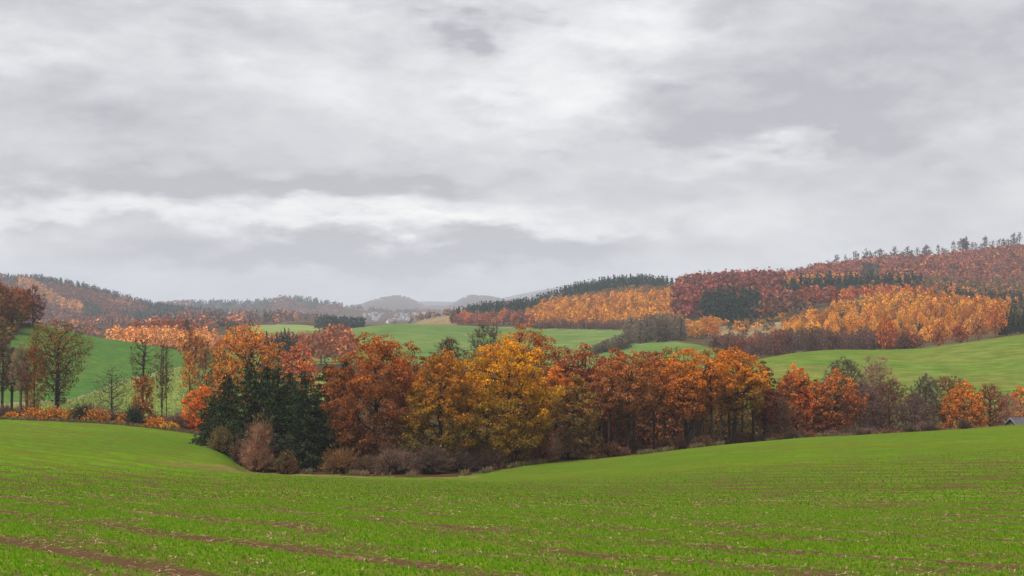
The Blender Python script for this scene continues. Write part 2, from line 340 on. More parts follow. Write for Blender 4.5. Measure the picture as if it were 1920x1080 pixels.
# ------------------------------------------------------------------ plant building blocks
def lin(r, g, b, k=.84):
    f = lambda c: (c/255/12.92 if c/255 <= .04045 else ((c/255+.055)/1.055)**2.4)
    return np.array([f(r), f(g), f(b)])*k
def unit(v): return v/np.maximum(np.linalg.norm(v, axis=-1, keepdims=True), 1e-9)
class Geo:
    def __init__(s): s.V = []; s.P = []; s.C = []; s.n = 0
    def add(s, V, polys, C):
        for p in polys: s.P.append(p+s.n)
        s.V.append(V); s.C.append(np.broadcast_to(C, V.shape)); s.n += len(V)
    def cards(s, rg, C0, size, colr, up=.25, aspect=.62, out=None):
        n = len(C0)
        if not n: return
        nrm = rg.normal(size=(n, 3)); nrm[:, 2] += up*2
        if out is not None: nrm += out
        nrm = unit(nrm); t = unit(np.cross(nrm, rg.normal(size=(n, 3)))); b = np.cross(nrm, t)
        sz = (size*rg.uniform(.6, 1.3, n))[:, None]
        k = rg.uniform(-.35, .35, (n, 1))
        V = np.stack([C0-t*sz*.55, C0+b*sz*aspect*.55+t*sz*k, C0+t*sz*.55, C0-b*sz*aspect*.55-t*sz*k*.6], 1)
        s.add(V.reshape(-1, 3), [np.arange(4*n).reshape(n, 4)], np.repeat(colr, 4, 0))
    def slivers(s, A, B, wd, colr, rg):
        n = len(A); d = unit(B-A); sd_ = unit(np.cross(d, rg.normal(size=(n, 3))))*np.reshape(wd, (-1, 1))
        V = np.stack([A-sd_*.5, A+sd_*.5, B], 1)
        s.add(V.reshape(-1, 3), [np.arange(3*n).reshape(n, 3)], np.repeat(colr, 3, 0))
    def tubes(s, A, B, ra, rb, k, colr=(1, 1, 1)):
        n = len(A)
        if not n: return
        d = unit(B-A); ref = np.where(np.abs(d[:, 2:3]) > .9, [[1., 0, 0]], [[0, 0, 1.]]); u = unit(np.cross(d, ref)); v = np.cross(d, u)
        th = np.arange(k)*2*math.pi/k
        ring = u[:, None]*np.cos(th)[None, :, None]+v[:, None]*np.sin(th)[None, :, None]
        V = np.concatenate([A[:, None]+ring*np.reshape(ra, (-1, 1, 1)), B[:, None]+ring*np.reshape(rb, (-1, 1, 1))], 1)
        base = (np.arange(n)*2*k)[:, None]; j = np.arange(k); j2 = (j+1) % k
        q = np.stack([base+j, base+j2, base+k+j2, base+k+j], 2).reshape(-1, 4)
        s.add(V.reshape(-1, 3), [q], np.array(colr))
    def mesh(s, name, mat):
        me = mesh_np(name, np.concatenate(s.V), s.P, np.concatenate(s.C)); me.materials.append(mat); return me

def grow(trunk, targets, bf=.55, rg=None, r_tip=.012, p=2.3, sub=1.3, wob=.10, trunk_r=None):
    """limbs joining every target to the trunk by short paths; returns segment arrays A, B, ra, rb"""
    N0, Tn = len(trunk), len(targets); pos = np.concatenate([trunk, targets]); par = np.full(N0+Tn, -1)
    par[1:N0] = np.arange(N0-1)
    pl = np.zeros(N0+Tn); pl[1:N0] = np.cumsum(np.linalg.norm(np.diff(trunk, axis=0), axis=1))*.55
    D = np.linalg.norm(targets[:, None]-trunk[None], axis=2)
    pen = np.maximum(0, trunk[None, :, 2]-targets[:, None, 2])*.8            # limbs rise rather than hang
    Cst = D+pen+bf*pl[None, :N0]; best = Cst.argmin(1); bc = Cst.min(1)
    left = np.ones(Tn, bool); order = []
    for _ in range(Tn):
        i = np.where(left, bc, 1e9).argmin(); left[i] = False; k = N0+i
        par[k] = best[i]; pl[k] = pl[best[i]]+np.linalg.norm(pos[k]-pos[best[i]]); order.append(k)
        c = np.linalg.norm(targets-pos[k], axis=1)+np.maximum(0, pos[k, 2]-targets[:, 2])*.8+bf*pl[k]
        b = c < bc; bc[b] = c[b]; best[b] = k
    rad = np.zeros(N0+Tn); seq = list(range(N0))+order
    cnt = np.zeros(N0+Tn)
    for k in reversed(seq):
        rad[k] = max(cnt[k], r_tip**p)**(1/p)
        if par[k] >= 0: cnt[par[k]] += rad[k]**p
    if trunk_r: rad *= max(1., trunk_r/rad[0]) if trunk_r/rad[0] < 2.2 else 2.2
    A, B, ra, rb = [], [], [], []
    for k in seq:
        if par[k] < 0: continue
        a, b = pos[par[k]], pos[k]; ln = np.linalg.norm(b-a); n = max(1, int(ln/sub)); r1 = rad[k]; r_0 = min(rad[par[k]], r1*1.5)
        prev = a; pr = r_0
        for j in range(1, n+1):
            t = j/n; q = a+(b-a)*t
            if j < n: q = q+rg.normal(size=3)*wob*ln*.5+np.array([0, 0, -.06*ln*math.sin(t*math.pi)])
            r = r_0+(r1-r_0)*t; A.append(prev); B.append(q); ra.append(pr); rb.append(r); prev, pr = q, r
    return np.array(A), np.array(B), np.array(ra), np.array(rb), pos, seq, N0, par

PROF = dict(
 oak=([0, .12, .3, .5, .7, .86, .95, 1], [.45, .85, 1, 1, .88, .62, .36, .1]),
 dome=([0, .15, .35, .55, .75, .9, 1], [.35, .75, .96, 1, .85, .5, .12]),
 vase=([0, .2, .45, .7, .88, 1], [.22, .5, .85, 1, .8, .35]),
 tall=([0, .2, .5, .8, 1], [.5, .85, 1, .7, .15]),
 slim=([0, .3, .6, .85, 1], [.6, 1, .85, .5, .1]),
 skirt=([0, .15, .3, .5, .7, .9, 1], [.7, .8, .6, .85, .9, .55, .15]),
)
def crown_pts(rg, n, z0, z1, Rw, prof, shell=.45, dmin=0., lob=.28, depth=1.):
    tx, ty = PROF[prof]; ph = rg.uniform(0, 6.28, 6); out = []; tries = 0
    while len(out) < n and tries < 60:
        tries += 1; m_ = n*3
        t = rg.uniform(0, 1, m_); a = rg.uniform(0, 2*math.pi, m_)
        rr = np.interp(t, tx, ty)*Rw*(1+lob*(np.sin(2*a+ph[0]+t*4)+np.sin(3*a+ph[1]-t*7)*.8+np.sin(5*a+ph[2]+t*11)*.5)*.55)
        keep = rg.uniform(0, 1, m_) < np.interp(t, tx, ty)
        rad = rr*rg.uniform(0, 1, m_)**shell
        Q = np.stack([np.cos(a)*rad, np.sin(a)*rad*depth, z0+(z1-z0)*t], 1)[keep]
        for q in Q:
            if len(out) >= n: break
            if dmin and out and np.min(np.sum((np.array(out)-q)**2, 1)) < dmin*dmin: continue
            out.append(q)
        if tries > 3: dmin *= .85
    return np.array(out)
def trunk_line(rg, h, top, lean=.03, n=9):
    t = np.linspace(0, 1, n); wv = np.cumsum(rg.normal(size=(n, 2))*lean*h*.25, 0)*t[:, None]
    return np.stack([wv[:, 0], wv[:, 1], t*h*top], 1)
def limb_geo(rg, seg, trunk_r, colr=(1, 1, 1), mink=3):
    A, B, ra, rb = seg[:4]; g = Geo()
    big = ra > .12; mid = (~big) & (ra > .045); small = ~big & ~mid
    g.tubes(A[big], B[big], ra[big], rb[big], 8, colr); g.tubes(A[mid], B[mid], ra[mid], rb[mid], 5, colr); g.tubes(A[small], B[small], ra[small], rb[small], mink, colr)
    return g
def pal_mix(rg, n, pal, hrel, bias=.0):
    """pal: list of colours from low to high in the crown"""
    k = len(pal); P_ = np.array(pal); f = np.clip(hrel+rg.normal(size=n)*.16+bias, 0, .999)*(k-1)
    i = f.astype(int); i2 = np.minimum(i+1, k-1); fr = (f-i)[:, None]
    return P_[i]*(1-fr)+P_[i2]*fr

def leafy_tree(seed, h, wd, prof, clear, pal, s_leaf, dens=1., clump=1., open_=0., bf=.55, top=.72, trunk_r=None, twig_only_above=None, depth=1.):
    rg = np.random.default_rng(seed); Rw = wd/2*.93; z0, z1 = h*clear, h*.985
    ncl = int(np.clip(30*(wd*(z1-z0))**.62/clump/6, 50, 460))
    cr_ = (wd*wd*(z1-z0)/ncl)**(1/3)*.55
    cp = crown_pts(rg, ncl, z0+cr_*.3, z1-cr_*.35, Rw-cr_*.35, prof, .30, cr_*.95, depth=depth)
    tr = trunk_line(rg, h, top)
    seg = grow(tr, cp, bf, rg, .022, 2.25, 1.0, .12, trunk_r or h*.021)
    tg = limb_geo(rg, seg, None)
    nleaf = int(dens*6.2*.75*wd*(z1-z0)/(.6*s_leaf**2)/max(1, 1)); per = np.maximum(4, rg.normal(nleaf/len(cp), nleaf/len(cp)*.3, len(cp)).astype(int))
    if twig_only_above is not None: per = np.where(cp[:, 2] > h*twig_only_above, (per*.03).astype(int), per)
    per = np.where(rg.uniform(0, 1, len(cp)) < open_, (per*.15).astype(int), per)
    id_ = np.repeat(np.arange(len(cp)), per); n = len(id_)
    # every clump is a few rounded sprays whose leaves lie on the outside, mostly on top
    NS = 4; out_c = unit(cp-np.array([0, 0, h*.45])+1e-6)
    spr = unit(rg.normal(size=(len(cp), NS, 3))+out_c[:, None]*.7)*np.array([.75, .75, .5])*cr_
    srad = cr_*rg.uniform(.42, .68, (len(cp), NS))
    which = rg.integers(0, NS, n)
    dr = rg.normal(size=(n, 3)); dr[:, 2] += .55; dr = unit(dr+out_c[id_]*.45)
    C0 = cp[id_]+spr[id_, which]+dr*(srad[id_, which]*rg.uniform(.35, 1.0, n)**.4)[:, None]*np.array([1, 1, .72])+rg.normal(size=(n, 3))*.05*cr_
    C0[:, 2] = np.maximum(C0[:, 2], .4)
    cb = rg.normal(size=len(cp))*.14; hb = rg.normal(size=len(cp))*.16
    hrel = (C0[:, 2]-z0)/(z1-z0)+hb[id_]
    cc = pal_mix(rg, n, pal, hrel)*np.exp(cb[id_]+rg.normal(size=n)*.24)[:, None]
    lg = Geo(); lg.cards(rg, C0, s_leaf, cc, .1, .85, dr*1.5)
    return tg.mesh('trunk', M_BARK), lg.mesh('crown', M_LEAF)

def bare_tree(seed, h, wd, prof, clear, colr, n=700, sl=10, tw=.045, r_tip=.014, bf=.5, top=.8, stems=1, leaves=None, nleaf=0, s_leaf=.25, trunk_r=None, leaf_zone=(0, 1)):
    rg = np.random.default_rng(seed); cp = crown_pts(rg, n, h*clear, h*.97, wd/2*.9, prof, .5)
    g = Geo(); tips = []
    for k in range(stems):
        a = 6.28*k/max(1, stems)+rg.uniform(0, 1); off = np.array([math.cos(a), math.sin(a), 0])*(0 if stems == 1 else wd*.1)
        tr = trunk_line(rg, h, top*rg.uniform(.9, 1.1) if stems > 1 else top, .02)+off
        tg = cp if stems == 1 else cp[k::stems]*np.array([.75, .75, 1])+off
        seg = grow(tr, tg, bf, rg, r_tip, 2.35, .9, .10, trunk_r)
        A, B, ra, rb = seg[:4]
        for msk, kk in ((ra > .12, 7), ((ra <= .12) & (ra > .04), 4), (ra <= .04, 3)): g.tubes(A[msk], B[msk], ra[msk], rb[msk], kk)
        pos, seq, N0, par = seg[4:]; d = unit(pos[N0:]-pos[par[N0:]]); tips.append((pos[N0:], d))
    Pt = np.concatenate([t[0] for t in tips]); Dt = np.concatenate([t[1] for t in tips])
    sl = int(sl*1.5); A = np.repeat(Pt, sl, 0); dirs = unit(np.repeat(Dt, sl, 0)*1.1+rg.normal(size=A.shape)*.7+np.array([0, 0, .35]))
    tg = Geo(); Ln = rg.uniform(.3, 1.0, (len(A), 1))*h*.055
    cc = np.array(colr)*np.exp(rg.normal(size=(len(A), 1))*.22)
    tg.slivers(A, A+dirs*Ln, tw, cc, rg)
    mt, mt2 = g.mesh('trunk', M_BARK), None
    if nleaf:
        sel = np.where((Pt[:, 2] >= leaf_zone[0]*h) & (Pt[:, 2] <= leaf_zone[1]*h))[0]
        if len(sel):
            i = rg.choice(sel, nleaf); C0 = Pt[i]+rg.normal(size=(nleaf, 3))*h*.013
            lc = pal_mix(rg, nleaf, leaves, rg.uniform(0, 1, nleaf))*np.exp(rg.normal(size=(nleaf, 1))*.22)
            tg.cards(rg, C0, s_leaf, lc, .2)
    return mt, tg.mesh('crown', M_LEAF if nleaf else M_TWIG)

def shrub(seed, h, wd, colr, nst=420, sl=9, tw=.03, leaves=None, nleaf=0, s_leaf=.18, dome=.6):
    """many-stemmed bush: stems fan out from the base and end in fine twigs"""
    rg = np.random.default_rng(seed); th = rg.uniform(0, 6.28, nst); el_ = np.arccos(rg.uniform(0, .99, nst)**dome)
    ph = rg.uniform(0, 6.28, 3); rr = (rg.uniform(.35, 1, nst)**.5)*(1+.16*np.sin(3*th+ph[0])+.12*np.sin(5*th+ph[1]))
    tip = np.stack([np.cos(th)*np.sin(el_)*wd/2*rr, np.sin(th)*np.sin(el_)*wd/2*rr, np.cos(el_)*h*.93*rr+.05*h], 1)
    base = tip*np.array([.22, .22, 0])+rg.normal(size=(nst, 3))*np.array([.08, .08, 0])*wd*.5
    midp = base*.5+tip*.5+np.array([0, 0, .08*h])
    g = Geo(); g.tubes(base, midp, .035*np.ones(nst), .022*np.ones(nst), 3, (.9, .8, .8)); g.tubes(midp, tip, .022*np.ones(nst), .008*np.ones(nst), 3, (.9, .8, .8))
    t = rg.uniform(.2, 1.05, (nst, sl, 1)); A = (midp[:, None]*(1-t)+tip[:, None]*t).reshape(-1, 3)
    dr = unit(np.repeat(unit(tip-base), sl, 0)+rg.normal(size=A.shape)*.65+np.array([0, 0, .25])); Ln = rg.uniform(.2, .6, (len(A), 1))*h*.28
    fg = Geo(); fg.slivers(A, A+dr*Ln, tw, np.array(colr)*1.3*np.exp(rg.normal(size=(len(A), 1))*.25), rg)
    if nleaf:
        i = rg.integers(0, nst, nleaf); tt = rg.uniform(.1, 1.1, (nleaf, 1)); C0 = midp[i]*(1-tt)+tip[i]*tt+rg.normal(size=(nleaf, 3))*h*.05
        C0[:, 2] = np.maximum(C0[:, 2], .05)
        lc = pal_mix(rg, nleaf, leaves, rg.uniform(0, 1, nleaf))*np.exp(rg.normal(size=(nleaf, 1))*.22)
        fg.cards(rg, C0, s_leaf, lc, .2)
    return g.mesh('stems', M_BARK), fg.mesh('twigs', M_LEAF if nleaf else M_TWIG)

def spruce(seed, h, wd, pal, s=.32, lv=.36, per=24):
    rg = np.random.default_rng(seed); tr = trunk_line(rg, h, .99, .006, 12); g = Geo()
    rad = np.linspace(h*.018, .02, 12); g.tubes(tr[:-1], tr[1:], rad[:-1], rad[1:], 7)
    lvls = np.arange(h*.02, h*.985, lv); A, B, cs = [], [], []
    for z in lvls:
        t = z/h; rl = wd/2*(1-t)**.68*min(1, .72+t*1.5)+.12; nb = 7 if t < .8 else 5; a0 = rg.uniform(0, 6.28)
        for k in range(nb):
            a = a0+6.28*k/nb+rg.normal()*.25; r = rl*rg.uniform(.42, 1.22)*(1+.22*math.sin(2*a+z*.9+seed)+.15*math.sin(3*a-z*1.7)); zz = z+rg.normal()*.25
            A.append((0, 0, zz)); B.append((math.cos(a)*r, math.sin(a)*r, zz-r*(.34-.5*t)+rg.normal()*.1))
    A, B = np.array(A), np.array(B); nb = len(A); br = np.linalg.norm(B-A, axis=1)
    g.tubes(A, B, .012+br*.008, .006*np.ones(nb), 3)
    n_ = np.maximum(5, (per*br/(wd*.35)).astype(int)); i = np.repeat(np.arange(nb), n_); t = rg.uniform(.12, 1.03, (len(i), 1))**.7
    spread = (1-t)*.35+.12
    C0 = A[i]*(1-t)+B[i]*t+rg.normal(size=(len(i), 3))*np.array([1, 1, .35])*spread*np.clip(br[i], .3, 2.2)[:, None]*.5+np.array([0, 0, .04])
    C0[:, 2] -= (rg.uniform(0, 1, len(i))**2)*.3
    cc = pal_mix(rg, len(i), pal, rg.uniform(0, 1, len(i)))*np.exp(rg.normal(size=(len(i), 1))*.25+rg.normal(size=nb)[i][:, None]*.15)
    f = Geo(); f.cards(rg, C0, s*1.15, cc, .15, .30)
    return g.mesh('trunk', M_BARK), f.mesh('crown', M_LEAF)

# ---- small trees for the middle distance and the far woods: height 1, width 1
def unit_round(rg, n, s, lob=.3, z0=.08):
    k = max(6, n//14); cp = crown_pts(rg, k, z0+.08, .92, .40, 'dome', .4, .16, lob)
    i = rg.integers(0, len(cp), n); C0 = cp[i]+rg.normal(size=(n, 3))*np.array([.075, .075, .05])
    return C0, np.exp(rg.normal(size=len(cp))*.12)[i]*np.exp(rg.normal(size=n)*.2)
def unit_cone(rg, n, s, pw=.85):
    t = 1-np.sqrt(rg.uniform(0, 1, n)); t = .06+t*.92; a = rg.uniform(0, 6.28, n); lay = .82+.18*np.cos(t*60)
    r = .5*(1-t)**pw*lay*rg.uniform(.3, 1, n)**.5
    return np.stack([np.cos(a)*r, np.sin(a)*r, t], 1), np.exp(rg.normal(size=n)*.24)
def unit_larch(rg, n, s):
    t = rg.beta(1.5, 1.6, n)*.86+.12; a = rg.uniform(0, 6.28, n); r = .5*np.sin(np.clip((1.05-t), 0, 1)*1.75)**.8*np.clip(t*4, .3, 1)*rg.uniform(.15, 1, n)**.5
    return np.stack([np.cos(a)*r, np.sin(a)*r, t], 1), np.exp(rg.normal(size=n)*.24)
UNIT = dict(round=unit_round, cone=unit_cone, larch=unit_larch)
UP = dict(round=.35, cone=.1, larch=.25); ASP = dict(round=.75, cone=.6, larch=.6)
def simple_proto(kind, seed, n, s, colr=(1, 1, 1), trunk=True, split=False):
    """one mesh (or trunk, crown): unit height and width"""
    rg = np.random.default_rng(seed); C0, br = UNIT[kind](rg, n, s); g = Geo(); t = Geo()
    tt = t if split else g
    tc_ = (1, 1, 1) if split else (.10/max(colr[0], .01)*.6 if False else .22, .2, .18)
    tr = np.array([[0, 0, -.03], [.006, .004, .3], [-.004, .0, .6], [0, 0, .9]]); rr = np.array([.022, .017, .011, .004])
    if trunk:
        tt.tubes(tr[:-1], tr[1:], rr[:-1], rr[1:], 5, tc_)
        if kind == 'round':
            k = 9; a = rg.uniform(0, 6.28, k); z = rg.uniform(.22, .55, k); r = rg.uniform(.18, .36, k)
            A = np.stack([0*a, 0*a, z], 1); B = np.stack([np.cos(a)*r, np.sin(a)*r, z+rg.uniform(.12, .3, k)], 1); tt.tubes(A, B, .010*np.ones(k), .003*np.ones(k), 3, tc_)
    g.cards(rg, C0, s, np.array(colr)*br[:, None], UP[kind], ASP[kind])
    return (t.mesh('trunk', M_BARK), g.mesh('crown', M_LEAF)) if split else g.mesh('tree', M_LEAF)
def simple_bare(seed, n=260, sl=4, tw=.012, slim=.5, z0=.3):
    rg = np.random.default_rng(seed); cp = crown_pts(rg, n//4, z0, .95, slim*.45, 'tall', .55)
    seg = grow(trunk_line(rg, 1, .85, .02, 7), cp, .5, rg, .004, 2.4, .12, .08, .02); A, B, ra, rb = seg[:4]
    t = Geo(); t.tubes(A, B, ra, rb, 3); pos, seq, N0, par = seg[4:]
    A = np.repeat(pos[N0:], sl*4, 0); dr = unit(np.repeat(unit(pos[N0:]-pos[par[N0:]]), sl*4, 0)+rg.normal(size=A.shape)*.75+np.array([0, 0, .3]))
    g = Geo(); g.slivers(A, A+dr*rg.uniform(.04, .12, (len(A), 1)), tw, np.ones((len(A), 3))*np.exp(rg.normal(size=(len(A), 1))*.2), rg)
    return t.mesh('trunk', M_BARK), g.mesh('crown', M_TWIG)

def wood(name, label, cat, px, Y, spec, seed, n_card, s_card, mat=M_LEAF, extra=None):
    """a far wood that reads as one mass: spec(px, Y, rg) gives kind, height, width, colour per tree"""
    rg = np.random.default_rng(seed); g = Geo(); Z = Hpx(px, Y); X = (px-960)/F*Y
    protos = {k: [UNIT[k](np.random.default_rng(900+j), n_card, s_card) for j in range(4)] for k in UNIT}
    for i in range(len(px)):
        kind, h, wd, c = spec(px[i], Y[i], rg)
        C0, br = protos[kind][rg.integers(0, 4)]; a = rg.uniform(0, 6.28); ca, sa = math.cos(a), math.sin(a)
        Q = np.stack([(C0[:, 0]*ca-C0[:, 1]*sa)*wd, (C0[:, 0]*sa+C0[:, 1]*ca)*wd, C0[:, 2]*h], 1)+np.array([X[i], Y[i], Z[i]-.1])
        g.cards(rg, Q, s_card*math.sqrt(wd*h), np.array(c)*br[:, None]*math.exp(rg.normal()*.12), UP[kind], ASP[kind])
    o = link(name, g.mesh(name, mat)); tag(o, label, cat, None, 'stuff'); return o
def scatter(rg, p0, p1, y0, y1, dx, jit=.45, cond=None):
    """trees about dx metres apart over an azimuth/distance patch; y0, y1 may be functions of px"""
    f0 = y0 if callable(y0) else (lambda p: np.full(np.shape(p), float(y0))); f1 = y1 if callable(y1) else (lambda p: np.full(np.shape(p), float(y1)))
    gp = np.linspace(p0, p1, 60); ymin, ymax = f0(gp).min(), f1(gp).max(); xs, ys = [], []
    for Y in np.arange(ymin, ymax, dx*.9):
        x = np.arange((p0-960)/F*Y, (p1-960)/F*Y, dx); xs.append(x); ys.append(np.full(len(x), Y))
    x, y = np.concatenate(xs), np.concatenate(ys); x = x+rg.normal(size=len(x))*dx*jit; y = y+rg.normal(size=len(y))*dx*jit
    p = 960+F*x/y; k = (p > p0) & (p < p1) & (y > f0(p)) & (y < f1(p)); p, y = p[k], y[k]
    if cond is not None: k = cond(p, y); p, y = p[k], y[k]
    return p, y
def thing(name, label, cat, px, Y, group=None, dz=0., rz=0., kids=(), color=None, s=None):
    x, y, z = P(px, Y); e = bpy.data.objects.new(name, None); col.objects.link(e); e.location = (x, y, z+dz); e.rotation_euler = (0, 0, rz)
    e.empty_display_size = .5
    if s is not None: e.scale = s
    tag(e, label, cat, group)
    for nm, me in kids:
        o = link(nm, me, None, e)
        if color is not None: o.color = (*color, 1) if nm != 'trunk' else (1.5, 1.4, 1.35, 1)
    return e
def top_h(px, Y, top): return EYE-(top-HOR)/F*Y-float(Hpx(px, Y)[0])

# ------------------------------------------------------------------ colours of leaves
RUST = [lin(104, 70, 48), lin(134, 80, 44), lin(154, 88, 42), lin(170, 92, 38)]
OLIVE = [lin(94, 84, 36), lin(122, 96, 36), lin(160, 106, 34), lin(186, 112, 34)]
GOLD = [lin(116, 92, 34), lin(146, 112, 32), lin(192, 134, 28), lin(222, 146, 28)]
ORNG = [lin(134, 80, 44), lin(168, 96, 42), lin(196, 114, 40), lin(206, 122, 42)]
REDD = [lin(110, 68, 50), lin(136, 76, 48), lin(150, 80, 50), lin(156, 86, 52)]
BRWN = [lin(110, 74, 50), lin(138, 88, 52), lin(164, 102, 54), lin(170, 96, 46)]
KHAK = [lin(92, 78, 44), lin(112, 92, 50), lin(140, 104, 50), lin(140, 96, 46)]
OKTN = [lin(92, 74, 36), lin(112, 90, 40), lin(132, 100, 44), lin(142, 102, 46)]
FLAM = [lin(206, 96, 34), lin(214, 112, 34), lin(206, 106, 36)]
YELL = [lin(205, 130, 30), lin(226, 150, 40), lin(214, 118, 30)]
PINK = [lin(170, 92, 58), lin(205, 108, 60), lin(212, 112, 62)]
CONF = [lin(28, 38, 26), lin(48, 60, 38), lin(80, 90, 56)]
TW_GREY, TW_BRN, TW_PURP, TW_TAN = lin(104, 92, 78), lin(112, 84, 66), lin(122, 92, 84), lin(160, 128, 100)

# ------------------------------------------------------------------ the tree belt: one by one
def put_leafy(px, Y, top, wpx, prof, clear, pal, label, seed, name='oak_tree', **kw):
    h = top_h(px, Y, top); wd = wpx/F*Y; s = kw.pop('s', Y*.00128)*.84
    t, c = leafy_tree(seed, h, wd, prof, clear, pal, s, **kw)
    return thing(name, label, 'tree', px, Y, 'trees of the wooded belt', kids=(('trunk', t), ('crown', c)))
def put_bare(px, Y, top, wpx, prof, clear, c, label, seed, name='bare_tree', **kw):
    h = top_h(px, Y, top); wd = wpx/F*Y
    if 'ttop' in kw: kw['top'] = kw.pop('ttop')
    t, c_ = bare_tree(seed, h, wd, prof, clear, c, **kw)
    return thing(name, label, 'tree', px, Y, 'trees of the wooded belt', kids=(('trunk', t), ('crown', c_)))
# big crowns in the centre
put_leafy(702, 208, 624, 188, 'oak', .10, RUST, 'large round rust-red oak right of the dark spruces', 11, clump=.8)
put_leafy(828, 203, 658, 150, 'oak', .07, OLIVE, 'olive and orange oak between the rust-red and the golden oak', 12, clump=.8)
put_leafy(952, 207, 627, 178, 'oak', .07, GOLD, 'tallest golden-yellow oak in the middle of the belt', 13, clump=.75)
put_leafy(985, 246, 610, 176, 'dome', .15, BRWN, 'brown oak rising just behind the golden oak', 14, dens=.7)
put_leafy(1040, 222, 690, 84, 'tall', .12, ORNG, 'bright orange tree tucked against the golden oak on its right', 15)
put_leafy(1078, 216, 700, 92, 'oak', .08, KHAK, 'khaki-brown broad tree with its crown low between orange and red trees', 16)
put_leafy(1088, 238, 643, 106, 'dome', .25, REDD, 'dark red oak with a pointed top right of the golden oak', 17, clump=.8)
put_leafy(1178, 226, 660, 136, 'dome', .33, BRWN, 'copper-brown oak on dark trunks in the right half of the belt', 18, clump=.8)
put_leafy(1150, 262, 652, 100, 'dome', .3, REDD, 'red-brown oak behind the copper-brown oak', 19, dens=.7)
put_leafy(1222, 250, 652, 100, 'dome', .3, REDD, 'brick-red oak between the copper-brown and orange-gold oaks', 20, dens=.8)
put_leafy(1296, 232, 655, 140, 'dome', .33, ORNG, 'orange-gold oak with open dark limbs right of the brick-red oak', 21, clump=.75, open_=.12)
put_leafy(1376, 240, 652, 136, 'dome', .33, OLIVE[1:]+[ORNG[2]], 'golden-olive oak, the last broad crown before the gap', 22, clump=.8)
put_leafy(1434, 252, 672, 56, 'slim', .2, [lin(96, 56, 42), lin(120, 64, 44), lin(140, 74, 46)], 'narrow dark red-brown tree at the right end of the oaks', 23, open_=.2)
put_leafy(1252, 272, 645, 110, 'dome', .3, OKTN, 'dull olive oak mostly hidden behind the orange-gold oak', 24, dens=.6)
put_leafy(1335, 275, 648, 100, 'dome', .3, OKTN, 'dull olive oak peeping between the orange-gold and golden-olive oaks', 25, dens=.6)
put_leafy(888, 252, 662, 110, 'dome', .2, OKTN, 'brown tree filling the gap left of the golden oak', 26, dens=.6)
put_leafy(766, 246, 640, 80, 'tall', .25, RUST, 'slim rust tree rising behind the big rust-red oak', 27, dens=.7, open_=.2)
# behind the spruces
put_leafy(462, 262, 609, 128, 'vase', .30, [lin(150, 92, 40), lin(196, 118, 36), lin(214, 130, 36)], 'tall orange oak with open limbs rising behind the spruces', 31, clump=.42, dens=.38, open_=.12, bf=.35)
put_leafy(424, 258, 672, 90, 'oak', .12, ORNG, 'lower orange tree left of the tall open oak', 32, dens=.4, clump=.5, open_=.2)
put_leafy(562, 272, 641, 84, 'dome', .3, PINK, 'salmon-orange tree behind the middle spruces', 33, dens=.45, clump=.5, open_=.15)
put_bare(842, 262, 628, 92, 'dome', .4, lin(88, 58, 52), 'leafless dark tree with seed clusters above the olive oak', 34, n=700, leaves=[lin(84, 52, 46), lin(100, 60, 50)], nleaf=800, s_leaf=.28)
put_bare(912, 268, 602, 78, 'vase', .45, TW_GREY, 'bare forked tree top left of the brown oak', 35, n=500)
put_bare(522, 285, 648, 70, 'vase', .3, TW_GREY, 'bare grey tree between the two orange crowns behind the spruces', 36, n=500)
# spruces
for k, (px, Y, top, wpx, lab) in enumerate([
  (428, 216, 700, 96, 'leftmost dark spruce beside the flame-orange tree'), (470, 212, 674, 104, 'tallest dark spruce left in the spruce clump'),
  (520, 206, 688, 96, 'dark spruce behind the pinkish conical bush'), (572, 204, 697, 116, 'broad dark spruce in front of the clump'),
  (612, 216, 684, 90, 'dark spruce touching the rust-red oak'), (648, 240, 668, 84, 'spruce tip showing behind the rust-red oak'),
  (545, 230, 694, 90, 'spruce at the back of the clump'), (402, 222, 742, 80, 'low dark spruce at the far left of the clump'), (590, 208, 742, 100, 'low spreading spruce under the rust-red oak edge'), (500, 232, 683, 80, 'spruce half hidden between the two left spruces')]):
    t, c = spruce(50+k, top_h(px, Y, top), wpx*1.22/F*Y, CONF, Y*.0020, .32, 44)
    thing('spruce_tree', lab, 'tree', px, Y, 'dark spruces in the belt', kids=(('trunk', t), ('crown', c)))
# left row along the hedge
put_leafy(107, 306, 601, 128, 'vase', .14, OKTN, 'big spreading olive-brown oak standing alone on the left', 61, clump=.38, dens=.34, open_=.15, bf=.3, trunk_r=.55, s=.34)
put_bare(268, 288, 620, 62, 'skirt', .06, lin(96, 66, 50), 'tall half-dead tree with bare top and orange-brown skirt of leaves', 62, n=420, sl=5, bf=.35, leaves=[lin(168, 104, 50), lin(194, 118, 50)], nleaf=2600, s_leaf=.36, trunk_r=.3, leaf_zone=(0, .5), ttop=.95)
put_bare(307, 292, 634, 48, 'slim', .3, TW_BRN, 'bare tree of three straight dark stems', 63, n=480, sl=6, stems=3, ttop=.9)
put_bare(210, 296, 683, 80, 'dome', .15, TW_GREY, 'small dark bare tree with a round crown above the hedge', 64, n=420, sl=5, trunk_r=.2)
put_bare(356, 300, 655, 40, 'slim', .35, TW_BRN, 'slender tree with a tuft of yellow leaves at the top', 65, n=260, sl=6, leaves=YELL, nleaf=700, s_leaf=.34, ttop=.95, leaf_zone=(.5, 1))
put_bare(388, 284, 640, 46, 'slim', .25, TW_BRN, 'slender dark bare tree rising out of the flame-orange tree', 66, n=380, sl=7, ttop=.95)
put_leafy(377, 272, 722, 74, 'oak', .02, FLAM, 'flame-orange small tree at the left edge of the spruces', 67, s=.34, name='maple_tree', clump=.6)
